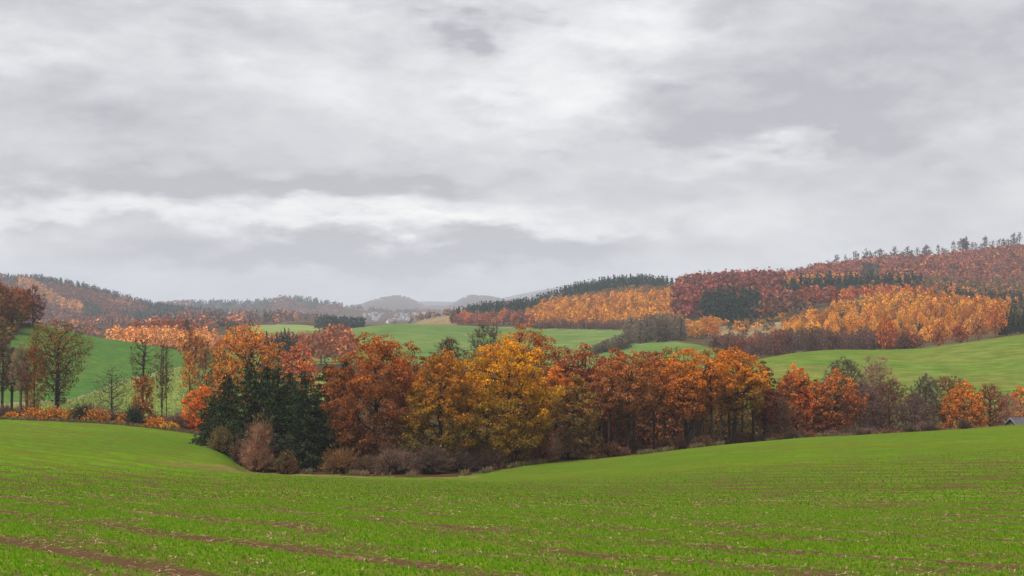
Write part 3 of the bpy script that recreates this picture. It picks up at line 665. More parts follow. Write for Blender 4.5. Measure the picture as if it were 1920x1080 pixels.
for k, (px, Y, top, wpx, c, lab) in enumerate([
  (4, 300, 636, 44, TW_BRN, 'bare brown tree cut by the left picture edge'), (22, 304, 646, 36, TW_GREY, 'second thin bare tree from the left edge'),
  (38, 298, 640, 40, TW_TAN, 'pale-barked bare tree near the left edge'), (50, 312, 650, 40, TW_BRN, 'thin dark bare tree left of the russet-leaved one')]):
    o = put_bare(px, Y, top, wpx, 'tall', .35, c, lab, 70+k, n=420, sl=11, ttop=.85, trunk_r=.3)
    if k == 2:
        for ch in o.children: ch.color = (2.6, 2.5, 2.4, 1) if ch.name.startswith('trunk') else (1, 1, 1, 1)
put_bare(64, 298, 638, 52, 'tall', .1, lin(120, 76, 56), 'thin tree with russet leaves left of the big olive-brown oak', 76, n=420, sl=8, leaves=[lin(130, 72, 48), lin(200, 118, 40)], nleaf=1500, s_leaf=.32)
put_bare(408, 300, 640, 60, 'tall', .2, lin(130, 82, 60), 'russet twiggy tree left of the tall open orange oak', 77, n=500, sl=8, leaves=[lin(150, 84, 52)], nleaf=900, s_leaf=.3)
# right part of the belt
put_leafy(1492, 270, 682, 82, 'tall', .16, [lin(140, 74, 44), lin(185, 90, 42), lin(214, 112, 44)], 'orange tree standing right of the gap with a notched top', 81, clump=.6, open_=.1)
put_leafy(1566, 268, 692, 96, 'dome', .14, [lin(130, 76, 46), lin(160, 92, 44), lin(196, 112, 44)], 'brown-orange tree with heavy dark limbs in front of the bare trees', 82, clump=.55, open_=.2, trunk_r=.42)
put_bare(1582, 306, 666, 116, 'dome', .15, TW_GREY*1.0, 'dark bare tree with a fan-shaped crown behind the brown-orange tree', 83, n=1375, sl=18)
put_bare(1640, 326, 664, 116, 'tall', .1, TW_TAN, 'tall pale tan bare tree against the olive field', 84, n=1250, sl=17, stems=3)
put_bare(1612, 290, 712, 100, 'dome', .06, TW_PURP, 'brown twiggy tree below the fan-shaped bare crown', 85, n=1125, sl=23)
put_bare(1668, 292, 710, 116, 'dome', .05, lin(120, 82, 66), 'broad round purple-brown bare tree in the right of the belt', 86, n=1375, sl=23, leaves=[lin(160, 84, 50)], nleaf=500, s_leaf=.3)
put_bare(1736, 300, 698, 74, 'dome', .08, TW_GREY, 'grey bare tree with a small domed top', 87, n=1000, sl=20)
put_bare(1715, 286, 735, 90, 'dome', .05, TW_PURP, 'low purple-brown thicket tree under the grey domed one', 88, n=1000, sl=23)
put_bare(1778, 312, 702, 96, 'vase', .1, lin(112, 66, 56), 'dark maroon bare tree with clustered twig ends', 89, n=800, sl=10, leaves=[lin(110, 58, 48), lin(150, 72, 46)], nleaf=1600, s_leaf=.34)
put_leafy(1808, 296, 716, 92, 'oak', .05, ORNG, 'bright orange tree left of the dark farm roof', 90, s=.36, clump=.6)
put_bare(1856, 308, 716, 74, 'vase', .08, lin(140, 78, 58), 'reddish open tree with dark forked limbs next to the roof', 91, n=700, sl=9, leaves=[lin(170, 82, 54)], nleaf=1300, s_leaf=.32, trunk_r=.34)
put_bare(1888, 330, 735, 66, 'dome', .1, TW_TAN, 'greyish bare tree behind the farm roof', 92, n=875, sl=17)
put_leafy(1916, 340, 722, 64, 'oak', .1, [lin(180, 92, 44), lin(206, 116, 44)], 'orange tree cut by the right picture edge', 93, s=.42)
put_bare(1455, 262, 735, 70, 'dome', .05, TW_BRN, 'brown bare understorey tree in the gap of the belt', 95, n=875, sl=20)
put_bare(1528, 285, 725, 70, 'dome', .05, TW_BRN, 'twiggy brown tree between the orange and brown-orange trees', 96, n=875, sl=20)

# plain dark stems inside the belt (their crowns merge with the others)
trk_m = []
for k in range(4):
    t, c = bare_tree(200+k, 13, 4.5, 'tall', .5, TW_BRN, n=130, sl=7, leaves=BRWN[1:], nleaf=700, s_leaf=.4, trunk_r=.26, top=.85); trk_m.append((t, c))
STEMS = [(1128, 226), (1142, 232), (1160, 240), (1188, 236), (1206, 246), (1226, 232), (1246, 240), (1262, 248), (1284, 238), (1302, 250), (1318, 244), (1334, 231), (1352, 252), (1368, 244), (1392, 250), (1412, 246), (1440, 262), (1476, 268), (1508, 272), (1545, 275), (1108, 236), (1065, 235)]
for k, (px, Y) in enumerate(STEMS):
    nb = ['copper-brown oak', 'brick-red oak', 'orange-gold oak', 'golden-olive oak', 'gap beyond the oaks'][min(4, max(0, int((px-1130)/75)))]
    t, c = trk_m[k % 4]
    thing('oak_tree', 'thin dark stem in the shade of the belt near the '+nb, 'tree', px, Y, 'dark stems in the belt', rz=k*1.7, kids=(('trunk', t), ('crown', c)), s=(1, 1, .85+.3*((k*37) % 10)/10))

us = [bare_tree(220+k, 8.5, 6.5, 'oak', .02, c, n=420, sl=9, tw=.06, leaves=lv, nleaf=nl, s_leaf=.42) for k, (c, lv, nl) in enumerate([(TW_BRN, [lin(150, 96, 58), lin(176, 108, 58)], 1700), (lin(120, 84, 60), [lin(140, 84, 50), lin(190, 106, 48)], 1700), (lin(112, 92, 70), [lin(130, 106, 58)], 1200)])]
rg = np.random.default_rng(15)
for k in range(46):
    px = 1085+k*10.5+rg.normal()*3; Y = float(EDGE(np.array([px]))[0])+(38 if k % 2 else 26)+rg.uniform(0, 10); t, c = us[int(rg.integers(0, 3))]
    nb = 'copper-brown oak' if px < 1215 else 'orange-gold oak' if px < 1330 else 'golden-olive oak' if px < 1440 else 'orange tree right of the gap'
    thing('understorey_tree', 'shaded brown understorey tree behind the stems near the '+nb, 'tree', px, Y, 'understorey of the belt', rz=rg.uniform(0, 6), kids=(('trunk', t), ('crown', c)), s=(1, 1, rg.uniform(.8, 1.15)))
# ------------------------------------------------------------------ shrubs
def put_shrub(px, Y, top, wpx, c, label, seed, group='shrubs along the field edge', name='shrub', **kw):
    h = max(.6, top_h(px, Y, top)); g, f = shrub(seed, h, wpx/F*Y, c, **kw)
    return thing(name, label, 'shrub', px, Y, group, kids=(('stems', g), ('twigs', f)))
PKB = lin(150, 112, 88)
put_shrub(486, 203, 787, 66, PKB, 'tall pinkish-brown egg-shaped bush in front of the spruces', 301, nst=700, sl=14, leaves=[lin(170, 112, 80)], nleaf=2200, s_leaf=.22, dome=.85)
put_shrub(415, 210, 800, 50, lin(120, 104, 66), 'khaki bush at the left foot of the spruces', 302, nst=500, sl=12, leaves=[lin(110, 96, 52), lin(130, 100, 60)], nleaf=1500, s_leaf=.22)
put_shrub(452, 206, 820, 50, lin(104, 78, 60), 'dark brown bush left of the pinkish one', 303, nst=380, sl=10)
put_shrub(536, 200, 846, 56, lin(120, 88, 56), 'low brown bush under the broad spruce', 304, nst=380, sl=10, leaves=[lin(120, 84, 50)], nleaf=900, s_leaf=.2)
put_shrub(640, 199, 836, 80, lin(132, 96, 62), 'rounded ochre-brown bush at the foot of the rust-red oak', 305, nst=560, sl=12, leaves=[lin(140, 100, 54)], nleaf=1600, s_leaf=.2)
put_shrub(690, 198, 850, 60, lin(110, 82, 60), 'small brown bush right of the ochre one', 306, nst=400, sl=11)
put_shrub(738, 197, 836, 100, lin(118, 92, 76), 'wide grey-brown bush below the rust-red oak', 307, nst=640, sl=13)
put_shrub(806, 196, 832, 90, lin(98, 76, 66), 'wide dark grey bush below the olive oak', 308, nst=640, sl=13)
put_shrub(862, 199, 838, 70, lin(92, 70, 58), 'dark bush left of the golden oak foot', 309, nst=480, sl=12)
put_shrub(912, 202, 834, 86, lin(104, 78, 64), 'brown-grey bush under the golden oak', 310, nst=560, sl=12)
put_shrub(968, 208, 836, 76, lin(100, 74, 60), 'dark brown bush right under the golden oak crown', 311, nst=480, sl=12)
put_shrub(1014, 211, 826, 64, lin(124, 84, 58), 'reddish-brown bush left of the pale twiggy one', 312, nst=440, sl=12, leaves=[lin(190, 92, 44)], nleaf=350, s_leaf=.22)
put_shrub(1066, 216, 808, 84, lin(158, 124, 104), 'pale pinkish twiggy bush at the end of the bush row', 313, nst=640, sl=14)
for k, (px, top, wpx, c, lv, lab) in enumerate([
  (10, 768, 46, TW_BRN, None, 'brown bush at the left picture edge'), (22, 772, 30, TW_BRN, YELL, 'small golden bush near the left edge'),
  (64, 764, 50, lin(150, 100, 70), YELL, 'golden-brown bush below the russet tree'), (98, 762, 56, TW_BRN, YELL, 'golden bush below the big olive-brown oak'),
  (132, 766, 34, TW_BRN, [lin(226, 160, 40)], 'bright yellow bush right of the big oak'), (152, 756, 44, lin(60, 66, 44), [lin(52, 66, 38)], 'dark green bush in the hedge'),
  (172, 750, 52, TW_PURP, None, 'purple-brown bush behind the orange ones'), (182, 764, 56, TW_BRN, YELL, 'wide orange-yellow bush in the middle of the hedge'),
  (214, 770, 36, TW_BRN, None, 'brown bush at the foot of the small bare tree'), (236, 772, 40, TW_BRN, YELL, 'orange-gold bush left of the half-dead tree'), (252, 756, 36, lin(60, 66, 44), [lin(48, 62, 36)], 'dark green bush beside the half-dead tree'),
  (292, 780, 40, lin(160, 110, 60), YELL, 'low golden bush right of the half-dead tree'), (318, 790, 40, lin(160, 120, 60), [lin(216, 160, 50)], 'low yellow bush before the three-stemmed tree'),
  (338, 765, 44, TW_PURP, None, 'purple-brown thicket right of the three-stemmed tree'), (352, 778, 40, TW_BRN, None, 'brown thicket left of the flame-orange tree'), (118, 780, 50, lin(140, 100, 74), None, 'low dry brown bush in front of the yellow one')]):
    lp = np.interp(px, [0, 200, 390], [296, 287, 271]); lp = lp-(3 if lv is not None else -2)
    put_shrub(px, lp, top, wpx*1.15, c, lab, 330+k, 'hedge bushes on the left', nst=300, sl=9, tw=.04, leaves=lv, nleaf=(1100 if lv is not None else 0), s_leaf=.3)
# undergrowth between the stems: shared bush meshes
ug = [shrub(400+k, 3.4, 4.2, c, nst=260, sl=10, tw=.04, leaves=lv, nleaf=nl, s_leaf=.3) for k, (c, lv, nl) in enumerate([(TW_BRN, BRWN[:2], 700), (lin(120, 80, 56), ORNG[:1], 500), (lin(88, 70, 56), None, 0), (TW_PURP, None, 0)])]
rg = np.random.default_rng(5)
for k in range(64):
    px = 1090+k*11.5+rg.normal()*4; Y = float(EDGE(np.array([px]))[0])+rg.uniform(3, 34); q = ug[int(rg.integers(0, 2 if px < 1400 else 4))] if k % 3 else ug[2]
    nb = 'under the oaks right of the pale bush' if px < 1240 else 'under the orange-gold oaks' if px < 1440 else 'below the orange and bare trees' if px < 1720 else 'near the farm roof'
    thing('shrub', 'brown undergrowth bush '+nb, 'shrub', px, Y, 'undergrowth in the belt', rz=rg.uniform(0, 6), kids=(('stems', q[0]), ('twigs', q[1])), s=(.9, .9, rg.uniform(.35, .8)))
for k in range(30):
    px = 4+k*13+rg.normal()*3; Y = float(np.interp(px, [0, 200, 390], [299, 290, 276]))+rg.uniform(-1, 4); q = ug[[3, 2, 0, 3][k % 4]]
    nb = 'left of the big olive-brown oak' if px < 100 else 'between the big oak and the half-dead tree' if px < 260 else 'right of the half-dead tree'
    thing('shrub', ['purple-brown', 'grey-brown', 'russet', 'purple-brown'][k % 4]+' hedge bush '+nb, 'shrub', px, Y, 'hedge bushes on the left', rz=rg.uniform(0, 6), kids=(('stems', q[0]), ('twigs', q[1])), s=(.9, .9, rg.uniform(.5, .95)))
for k in range(26):
    px = 600+k*18+rg.normal()*5; Y = float(EDGE(np.array([px]))[0])+rg.uniform(10, 30); q = ug[2 if k % 2 else 0]
    thing('shrub', 'dark undergrowth bush behind the bush row under the central oaks', 'shrub', px, Y, 'undergrowth in the belt', rz=rg.uniform(0, 6), kids=(('stems', q[0]), ('twigs', q[1])), s=(1.1, 1.1, rg.uniform(.8, 1.3)))

# ------------------------------------------------------------------ farm building on the right
m, T = mat_base('roof_slate'); g = T.n('ShaderNodeNewGeometry'); n1 = T.noise(g.outputs['Position'], 1.5, 5)
finish(T, T.mix(n1, (.035, .035, .042), (.085, .08, .085)), .7, (n1, .03)); M_SLATE = m
m, T = mat_base('plaster'); g = T.n('ShaderNodeNewGeometry'); n1 = T.noise(g.outputs['Position'], .8, 5)
finish(T, T.mix(n1, (.40, .36, .31), (.55, .52, .47)), .9); M_PLAST = m
m, T = mat_base('weathered_board'); g = T.n('ShaderNodeNewGeometry'); n1 = T.noise(T.vm('MULTIPLY', g.outputs['Position'], (4, 4, .5)), 2, 4)
finish(T, T.mix(n1, (.10, .11, .115), (.20, .21, .22)), .8); M_BOARD = m
m, T = mat_base('dark_glass'); finish(T, (.02, .025, .03), .1, None, 0, .5); M_GLASS = m
def prism(pts, y0, y1):
    k = len(pts); V = np.array([(x, y0, z) for x, z in pts]+[(x, y1, z) for x, z in pts], float)
    side = np.array([(i, (i+1) % k, k+(i+1) % k, k+i) for i in range(k)])
    return V, [np.arange(k)[None], (np.arange(k)+k)[None, ::-1], side[:, ::-1]]
def boxg(x0, x1, y0, y1, z0, z1): return prism([(x0, z0), (x1, z0), (x1, z1), (x0, z1)], y0, y1)
def pmesh(name, parts, mat, swap=False):
    g = Geo()
    for V, pl in parts:
        c = V.mean(0); p0 = pl[-1][0]                        # keep every face turned outwards
        if np.dot(np.cross(V[p0[1]]-V[p0[0]], V[p0[2]]-V[p0[0]]), V[p0].mean(0)-c) < 0: pl = [q[:, ::-1] for q in pl]
        g.add(V, pl, (1, 1, 1))
    me = mesh_np(name, np.concatenate(g.V), g.P); me.materials.append(mat); return me
def house(name, label, px, Y, L_, D_, eave, ridge, rz, roofm, wallm, group=None, dz=0., n_win=3, chim=True):
    """gable house, ridge along local x"""
    e = thing(name, label, 'house', px, Y, group, dz, rz)
    V, pl = prism([(-D_/2, -1.5), (D_/2, -1.5), (D_/2, eave), (0, ridge-.25), (-D_/2, eave)], -L_/2, L_/2); V = V[:, [1, 0, 2]]
    link('wall', pmesh('wall', [(V, pl)], wallm), None, e)
    o_, sl = .45, (ridge-eave)/(D_/2); ze = eave-o_*sl
    V, pl = prism([(-D_/2-o_, ze), (0, ridge), (D_/2+o_, ze), (D_/2+o_, ze+.22), (0, ridge+.24), (-D_/2-o_, ze+.22)], -L_/2-.5, L_/2+.5); V = V[:, [1, 0, 2]]
    rf = link('roof', pmesh('roof', [(V, pl)], roofm), None, e)
    for s in (-1, 1):
        V, pl = prism([(-D_/2-o_, ze-.12), (0, ridge-.12), (D_/2+o_, ze-.12), (D_/2+o_, ze+.26), (0, ridge+.28), (-D_/2-o_, ze+.26)], s*(L_/2+.5), s*(L_/2+.62)); V = V[:, [1, 0, 2]]
        link('bargeboard', pmesh('bargeboard', [(V, pl)], M_BOARD), None, rf)
    if chim: link('chimney', pmesh('chimney', [boxg(-.4, .4, -.4, .4, ridge-.8, ridge+1)], M_PLAST), None, rf)
    for k in range(n_win):
        x = -L_/2+(k+.5)*L_/n_win
        f = link('window', pmesh('window', [boxg(x-.55, x+.55, -D_/2-.04, -D_/2+.02, .9, 2.2)], M_BOARD), None, e)
        link('pane', pmesh('pane', [boxg(x-.45, x+.45, -D_/2-.06, -D_/2-.042, 1., 2.1)], M_GLASS), None, f)
    return e
hz = float(Hpx(1925, 326)[0]); rid = EYE-(784-HOR)/F*326-hz
house('farmhouse', 'dark slate roof with grey gable edge behind the crest of the field', 1926, 326, 9, 7.5, rid-3.1, rid, R(24), M_SLATE, M_BOARD, None, 0, 3, False)
hz2 = float(Hpx(1868, 332)[0]); rid2 = EYE-(793-HOR)/F*332-hz2
house('shed', 'small low shed with pale roof edge left of the slate roof', 1872, 330, 2.6, 2.4, rid2-.9, rid2, R(35), M_SLATE, M_BOARD, None, 0, 1, False)

# ------------------------------------------------------------------ trees of the middle distance (each its own)
RND = [simple_proto('round', 500+k, 620, .085, split=True) for k in range(4)]
CON = [simple_proto('cone', 510+k, 620, .085, split=True) for k in range(3)]
LAR = [simple_proto('larch', 520+k, 300, .105) for k in range(5)]
BAR = [simple_bare(530+k, 480, 5, .016, .7, .04) for k in range(4)]
SPN = [simple_bare(540+k, 150, 3, .02, .42) for k in range(4)]
rg = np.random.default_rng(21)
def mid(kind, px, Y, h, wd, c, label, group, name=None, cat='tree'):
    lib = dict(round=RND, cone=CON, bare=BAR, spindly=SPN)[kind]; t, cmesh = lib[int(rg.integers(0, len(lib)))]
    ks = wd if kind in ('round', 'cone') else wd/.7 if kind == 'bare' else wd/.42
    c = np.array(c)*math.exp(rg.normal()*.10)
    return thing(name or dict(round='broadleaf_tree', cone='spruce_tree', bare='bare_tree', spindly='bare_tree')[kind], label, cat, px, Y, group, -.15, rg.uniform(0, 6.28), (('trunk', t), ('crown', cmesh)), c, (ks, ks, h))
# left hill wood
p, y = scatter(rg, -160, 62, lambda q: 495+np.clip(q, -200, 62)*.6, lambda q: 600-np.clip(q, 0, 70)*.3, 9, .45, lambda q, yv: q > -70)
for a, b in zip(p, y):
    c, tn = [(lin(150, 74, 40), 'rust'), (lin(120, 66, 44), 'dark brown'), (lin(136, 82, 44), 'ochre-brown'), (lin(110, 84, 44), 'olive')][int(rg.integers(0, 4))]
    mid('round', a, b, rg.uniform(14, 20)*(1-.25*max(0, a)/70), rg.uniform(9, 12), c, tn+' tree of the wood on the near left hill', 'wood on the near left hill')
mid('bare', 62, 548, 17, 11, lin(120, 78, 60), 'half-bare brown tree at the right end of the near left hill wood', None)
mid('round', 2, 470, 12, 11, lin(120, 96, 48), 'olive tree low in front of the near left hill wood', None)
# brown beeches behind the larch grove
for k in range(26):
    a = 250+k*5.6+rg.normal()*2; b = 900+rg.uniform(-25, 45); up = np.interp(a, [250, 300, 340, 400], [14, 16, 15, 9])
    mid('round', a, b, up+rg.normal(), rg.uniform(11, 15), lin(150, 88, 60), 'round brown beech behind the left larch grove, '+('left part' if a < 300 else 'middle part' if a < 345 else 'right part')+' of the row', 'beeches behind the left larch grove')
mid('cone', 350, 800, 19, 9, lin(44, 62, 50), 'single dark spruce in the left larch grove', None)
mid('round', 366, 470, 17, 10.5, lin(160, 98, 42), 'round golden-brown tree on the crest of the dark green field', None)
for a, b, h, wd in ((580, 640, 15, 12), (602, 620, 17, 13), (628, 640, 18, 15), (650, 600, 17, 12), (566, 700, 13, 11), (616, 690, 15, 12), (645, 680, 17, 13)):
    mid('round', a, b, h, wd, lin(168, 104, 72), 'pinkish-brown tree in the hollow left of the rust-red oak', 'trees in the hollow beyond the belt')
for k, a in enumerate((500, 509, 518, 527, 534, 541, 549, 556)):
    mid('cone', a, 640+rg.uniform(-15, 15), rg.uniform(13, 17), 6, lin(48, 60, 48), 'dark spruce of the small group beyond the tall orange oak', 'spruces beyond the orange oak')
for k in range(16):
    a = 410+k*11; mid('round', a, 760+rg.uniform(-30, 30), rg.uniform(8, 12), rg.uniform(8, 11), lin(180, 116, 84), 'pale pink-brown tree beyond the tall orange oak', 'pale trees beyond the orange oak')
# grey copse and hedges below the centre larches
for k in range(26):
    a = 1180+k*3.9+rg.normal()*2; mid('bare', a, 740+rg.uniform(-20, 30), rg.uniform(12, 15.5), 9, lin(128, 114, 96), 'grey bare tree in the '+('left' if a < 1215 else 'middle' if a < 1250 else 'right')+' part of the copse ending the green field', 'grey copse')
for k in range(12):
    a = 1112+k*6; mid('bare', a, 690+rg.uniform(-8, 12), np.interp(a, [1112, 1175], [4.5, 9]), 7, lin(126, 112, 94), 'low grey bare tree tapering off left of the copse', 'low trees left of the grey copse')
for k in range(22):
    a = 850+k*7.4+rg.normal()*2; c = [lin(196, 124, 70), lin(168, 104, 80), lin(186, 112, 78), lin(140, 96, 84)][int(rg.integers(0, 4))]
    mid('round', a, 1150+rg.uniform(-12, 30), rg.uniform(8, 15), rg.uniform(8, 11), c, 'pink and orange tree along the far edge of the green field', 'trees along the far field edge')
for k in range(34):
    a = 1000+k*8+rg.normal()*2; mid('bare', a, float(np.interp(a, [1000, 1170, 1270], [1075, 990, 920]))+rg.uniform(0, 22), rg.uniform(5, 8), 8, lin(134, 96, 82), 'low purple-brown tree below the centre larch slope', 'low trees below the centre larch slope')
# yellow and brown trees between the two larch slopes
for k in range(20):
    a = rg.uniform(1284, 1345); mid('round', a, rg.uniform(830, 930), rg.uniform(8, 13), rg.uniform(7, 9.5), [lin(206, 142, 62), lin(196, 126, 60)][k % 2], 'yellow tree between the grey copse and the clearing', 'yellow trees by the copse')
# brown row behind the crest of the right field
for k in range(62):
    a = 1335+k*6.2+rg.normal()*3; b = 640+rg.uniform(-30, 45)+(20 if a > 1600 else 0)
    c, tn = [(lin(130, 98, 84), 'purple-brown'), (lin(120, 88, 72), 'brown'), (lin(150, 88, 70), 'reddish-brown'), (lin(110, 92, 78), 'grey-brown')][int(rg.integers(0, 4))]
    h = np.interp(a, [1335, 1400, 1500, 1600, 1720], [6, 9.5, 12, 11, 9])*rg.uniform(.8, 1.15)
    mid('bare', a, b, h, rg.uniform(6, 9), c, tn+' bare tree behind the crest of the olive field '+('at its left end' if a < 1460 else 'left of the tall rust-orange tree' if a < 1650 else 'right of the tall rust-orange tree'), 'row behind the olive field')
for a, b, h, wd, c, lab in ((1420, 640, 9, 10, lin(170, 90, 64), 'reddish tree at the left start of the row behind the olive field'), (1453, 640, 12, 9, lin(168, 96, 60), 'rust tree in the left part of the row behind the olive field'),
    (1662, 620, 17, 9.5, lin(194, 104, 46), 'tall rust-orange tree on the crest of the olive field'), (1702, 640, 11, 9, lin(160, 92, 62), 'brown tree right of the tall rust-orange one'), (1760, 640, 13, 9, lin(180, 110, 56), 'ochre tree on the crest of the olive field'),
    (1800, 660, 11, 9, lin(160, 84, 52), 'dull red tree on the crest of the olive field'), (1835, 680, 13, 9, lin(170, 110, 70), 'pale brown tree near the right end of the larch slope'), (1866, 700, 17, 11, lin(190, 110, 52), 'orange tree at the right end of the larch slope')):
    mid('round', a, b, h, wd, c, lab, None)
for k in range(14):
    mid('cone', 1880+k*8, 720+rg.uniform(-20, 40), rg.uniform(11, 16), 6.5, lin(44, 56, 40), 'dark spruce at the right end of the larch slope', 'spruces right of the larches')
# larches: the right slope and the front of the centre slope
larY0 = lambda q: np.interp(q, [1460, 1500, 1600, 1700, 1800, 1900], [830, 790, 740, 735, 745, 770]); larY1 = lambda q: np.interp(q, [1460, 1520, 1600, 1650, 1700, 1800, 1900], [880, 960, 1000, 1050, 1060, 1050, 980])
p1, y1 = scatter(rg, 1465, 1892, larY0, larY1, 7.4, .42)
k_ = rg.uniform(0, 1, len(p1)) < np.where((p1 < 1620) & (y1 > 850) & (y1 < 930), .45, 1); p1, y1 = p1[k_], y1[k_]
p2, y2 = scatter(rg, 985, 1275, lambda q: np.interp(q, [985, 1170, 1275], [1130, 1060, 980]), lambda q: np.interp(q, [985, 1050, 1270], [1280, 1420, 1370]), 7.6, .4)
order = np.argsort(np.concatenate([y1, y2])); pa, ya = np.concatenate([p1, p2])[order], np.concatenate([y1, y2])[order]
LARC = [lin(222, 150, 52, .8), lin(230, 162, 60, .84), lin(210, 134, 44, .74), lin(192, 114, 46, .66)]
for k in range(min(300, len(pa))):
    a, b = pa[k], ya[k]; h = rg.uniform(4.5, 9.5)*(1.15 if rg.uniform() < .15 else 1); wd = h*rg.uniform(.52, .82); x, yy, z = P(a, b)
    o = link('larch_tree', LAR[k % 5], None, None, (x, yy, z-.1), rg.uniform(0, 6.28), (wd, wd, h)); c = LARC[int(rg.integers(0, 4))]*math.exp(rg.normal()*.17); o.color = (*c, 1)
    if a > 1300:
        zn = 'low on the right larch slope' if b < larY0(a)+90 else 'high on the right larch slope' if b > larY1(a)-90 else 'halfway up the right larch slope'
        zn += ' near its left end' if a < 1600 else ' near its right end' if a > 1770 else ' in its middle'
    else: zn = 'at the foot of the middle larch slope'+(' near its left end' if a < 1120 else ' near the beech wood')
    tag(o, 'small golden larch '+zn, 'tree', 'larches on the hills')
rest = slice(300, None)
wood('larch_wood', 'golden larch plantation covering the middle and right hillsides', 'wood', pa[rest], ya[rest], lambda a, b, r: ('larch', r.uniform(5, 10), r.uniform(4.2, 6.6), LARC[int(r.integers(0, 4))]*math.exp(r.normal()*.12)), 31, 64, .18)
p3, y3 = scatter(rg, 1470, 1890, larY0, larY1, 11, .45)
wood('sapling_scrub', 'dark green and brown saplings between the larches of the right slope', 'scrub', p3, y3, lambda a, b, r: ('cone', r.uniform(3, 7), 4.5, lin(50, 62, 40)) if r.uniform() < .4 else ('round', r.uniform(3, 6), 5.5, [lin(110, 78, 50), lin(140, 88, 48)][int(r.integers(0, 2))]), 33, 50, .2)
# spindly bare trees on the right ridge
for k in range(78):
    a = 1470+k*5.9+rg.normal()*9
    if a < 1560 and rg.uniform() < .55: continue
    h = np.interp(a, [1470, 1600, 1750, 1930], [14, 22, 27, 24])*rg.uniform(.7, 1.15)
    mid('spindly', a, 2095+rg.uniform(-25, 25), h*rg.uniform(.5, 1.15), h*rg.uniform(.26, .5), lin(92, 70, 62), 'spindly bare tree on the '+('low left' if a < 1640 else 'middle' if a < 1790 else 'high right')+' part of the right ridge against the sky', 'spindly trees on the right ridge')
for a, h in ((1410, 15), (1424, 14), (1427, 12), (1466, 17), (1497, 16), (1507, 12)):
    mid('spindly', a, 1470, h, h*.45, lin(112, 92, 84), 'lone spindly tree on the skyline left of the right ridge', 'lone skyline trees')

# ------------------------------------------------------------------ far woods, each one mass
def fb(a, b, s, seed=0.):                # smooth patch noise 0..1
    v = np.sin(a*s+seed)+np.sin(a*s*.53+b*s*.31+seed*2.1)+np.sin(b*s*.47-a*s*.21+seed*.7); return .5+v/6
rgw = np.random.default_rng(77)
def sp_leftgrove(a, b, r): return ('larch', r.uniform(9, 13), r.uniform(7, 10), lin(228, 158, 92)*r.uniform(.9, 1.1))
p, y = scatter(rgw, 206, 405, lambda q: np.interp(q, [206, 400], [770, 745]), lambda q: np.interp(q, [206, 250, 400], [800, 870, 840]), 8)
wood('larch_grove', 'pale orange larch grove behind the crest of the dark green field', 'wood', p, y, sp_leftgrove, 1, 90, .16)
p, y = scatter(rgw, 597, 682, 1290, 1400, 6.5)
wood('spruce_copse', 'dark blue-green copse beside the small pale field', 'wood', p, y, lambda a, b, r: ('round' if r.uniform() < .6 else 'cone', r.uniform(12, 15), 9, lin(62, 76, 66)), 2, 70, .18)
def sp_left(a, b, r):
    f = fb(a/40, b/90, 1.9, .4); z = (b-1900)/900
    if abs(a-95) < 60 and .50 < z+((a-95)*.0034) < .70: return ('larch', r.uniform(10, 14), 9, lin(206, 142, 82))
    if (z > .80 and a > 40) or (a > 230 and f > .42) or f > .72: return ('cone', r.uniform(9, 14), 9, lin(54, 64, 54))
    if f < .14: return ('round', r.uniform(12, 16), 12, lin(160, 108, 76))
    return ('round', r.uniform(12, 17), r.uniform(10, 14), lin(134, 88, 70)*r.uniform(.8, 1.15))
p, y = scatter(rgw, -140, 420, 1800, lambda q: np.interp(q, [-140, 300, 420], [2860, 2840, 2950]), 16)
wood('mixed_wood', 'hazy brown and dark green wood on the long left hill', 'wood', p, y, sp_left, 3, 34, .25)
p, y = scatter(rgw, 60, 480, lambda q: np.full(np.shape(q), 1180.), 1800, 22, .45, lambda a, b: fb(a/50, b/120, 2.1, 2) > .42)
wood('mixed_wood', 'hazy brown trees in the valley behind the left larch grove', 'wood', p, y, lambda a, b, r: ('round', r.uniform(9, 15), 12, [lin(150, 96, 74), lin(176, 114, 76), lin(84, 84, 66)][int(r.integers(0, 3))]), 4, 38, .24)
def sp_val(a, b, r):
    u = r.uniform()
    return ('cone', r.uniform(10, 16), 8, lin(60, 70, 60)) if u < .4 else ('round', r.uniform(9, 14), 12, lin(122, 88, 72)) if u < .85 else ('larch', r.uniform(9, 13), 8, lin(204, 130, 76))
p, y = scatter(rgw, 320, 620, 1650, 3000, 26, .45, lambda a, b: (fb(a/30, b/60, 2.3, 5) > .5))
wood('mixed_wood', 'hazy hedgerows and small woods across the far valley', 'wood', p, y, sp_val, 5, 34, .26)
p, y = scatter(rgw, 200, 740, lambda q: np.interp(q, [200, 560, 640, 740], [3400, 3500, 4150, 4500]), 4700, 34, .45, lambda a, b: ~((a > 640) & (a < 705) & (b > 4200) & (b < 4560)))
wood('mixed_wood', 'blue-grey wooded hill on the horizon left of the centre', 'wood', p, y, lambda a, b, r: ('cone', r.uniform(12, 20), 15, lin(58, 66, 60)) if fb(a/30, b/300, 2, 1) > .45 else ('round', r.uniform(13, 20), 20, lin(128, 88, 76)), 6, 22, .32)
p, y = scatter(rgw, 690, 900, lambda q: np.interp(q, [690, 720, 900], [4300, 4420, 4300]), 4700, 34)
wood('mixed_wood', 'hazy brown wood above the village', 'wood', p, y, lambda a, b, r: ('round', r.uniform(10, 16), 20, lin(150, 104, 84) if fb(a/20, b/100, 2, 3) > .5 else lin(92, 84, 76)), 7, 22, .32)
p, y = scatter(rgw, 640, 980, 8500, 9050, 46, .45)
wood('mixed_wood', 'blue wooded cone hills on the far horizon', 'wood', p, y, lambda a, b, r: ('round', r.uniform(7, 13), 46, lin(96, 80, 70)), 18, 9, .4)
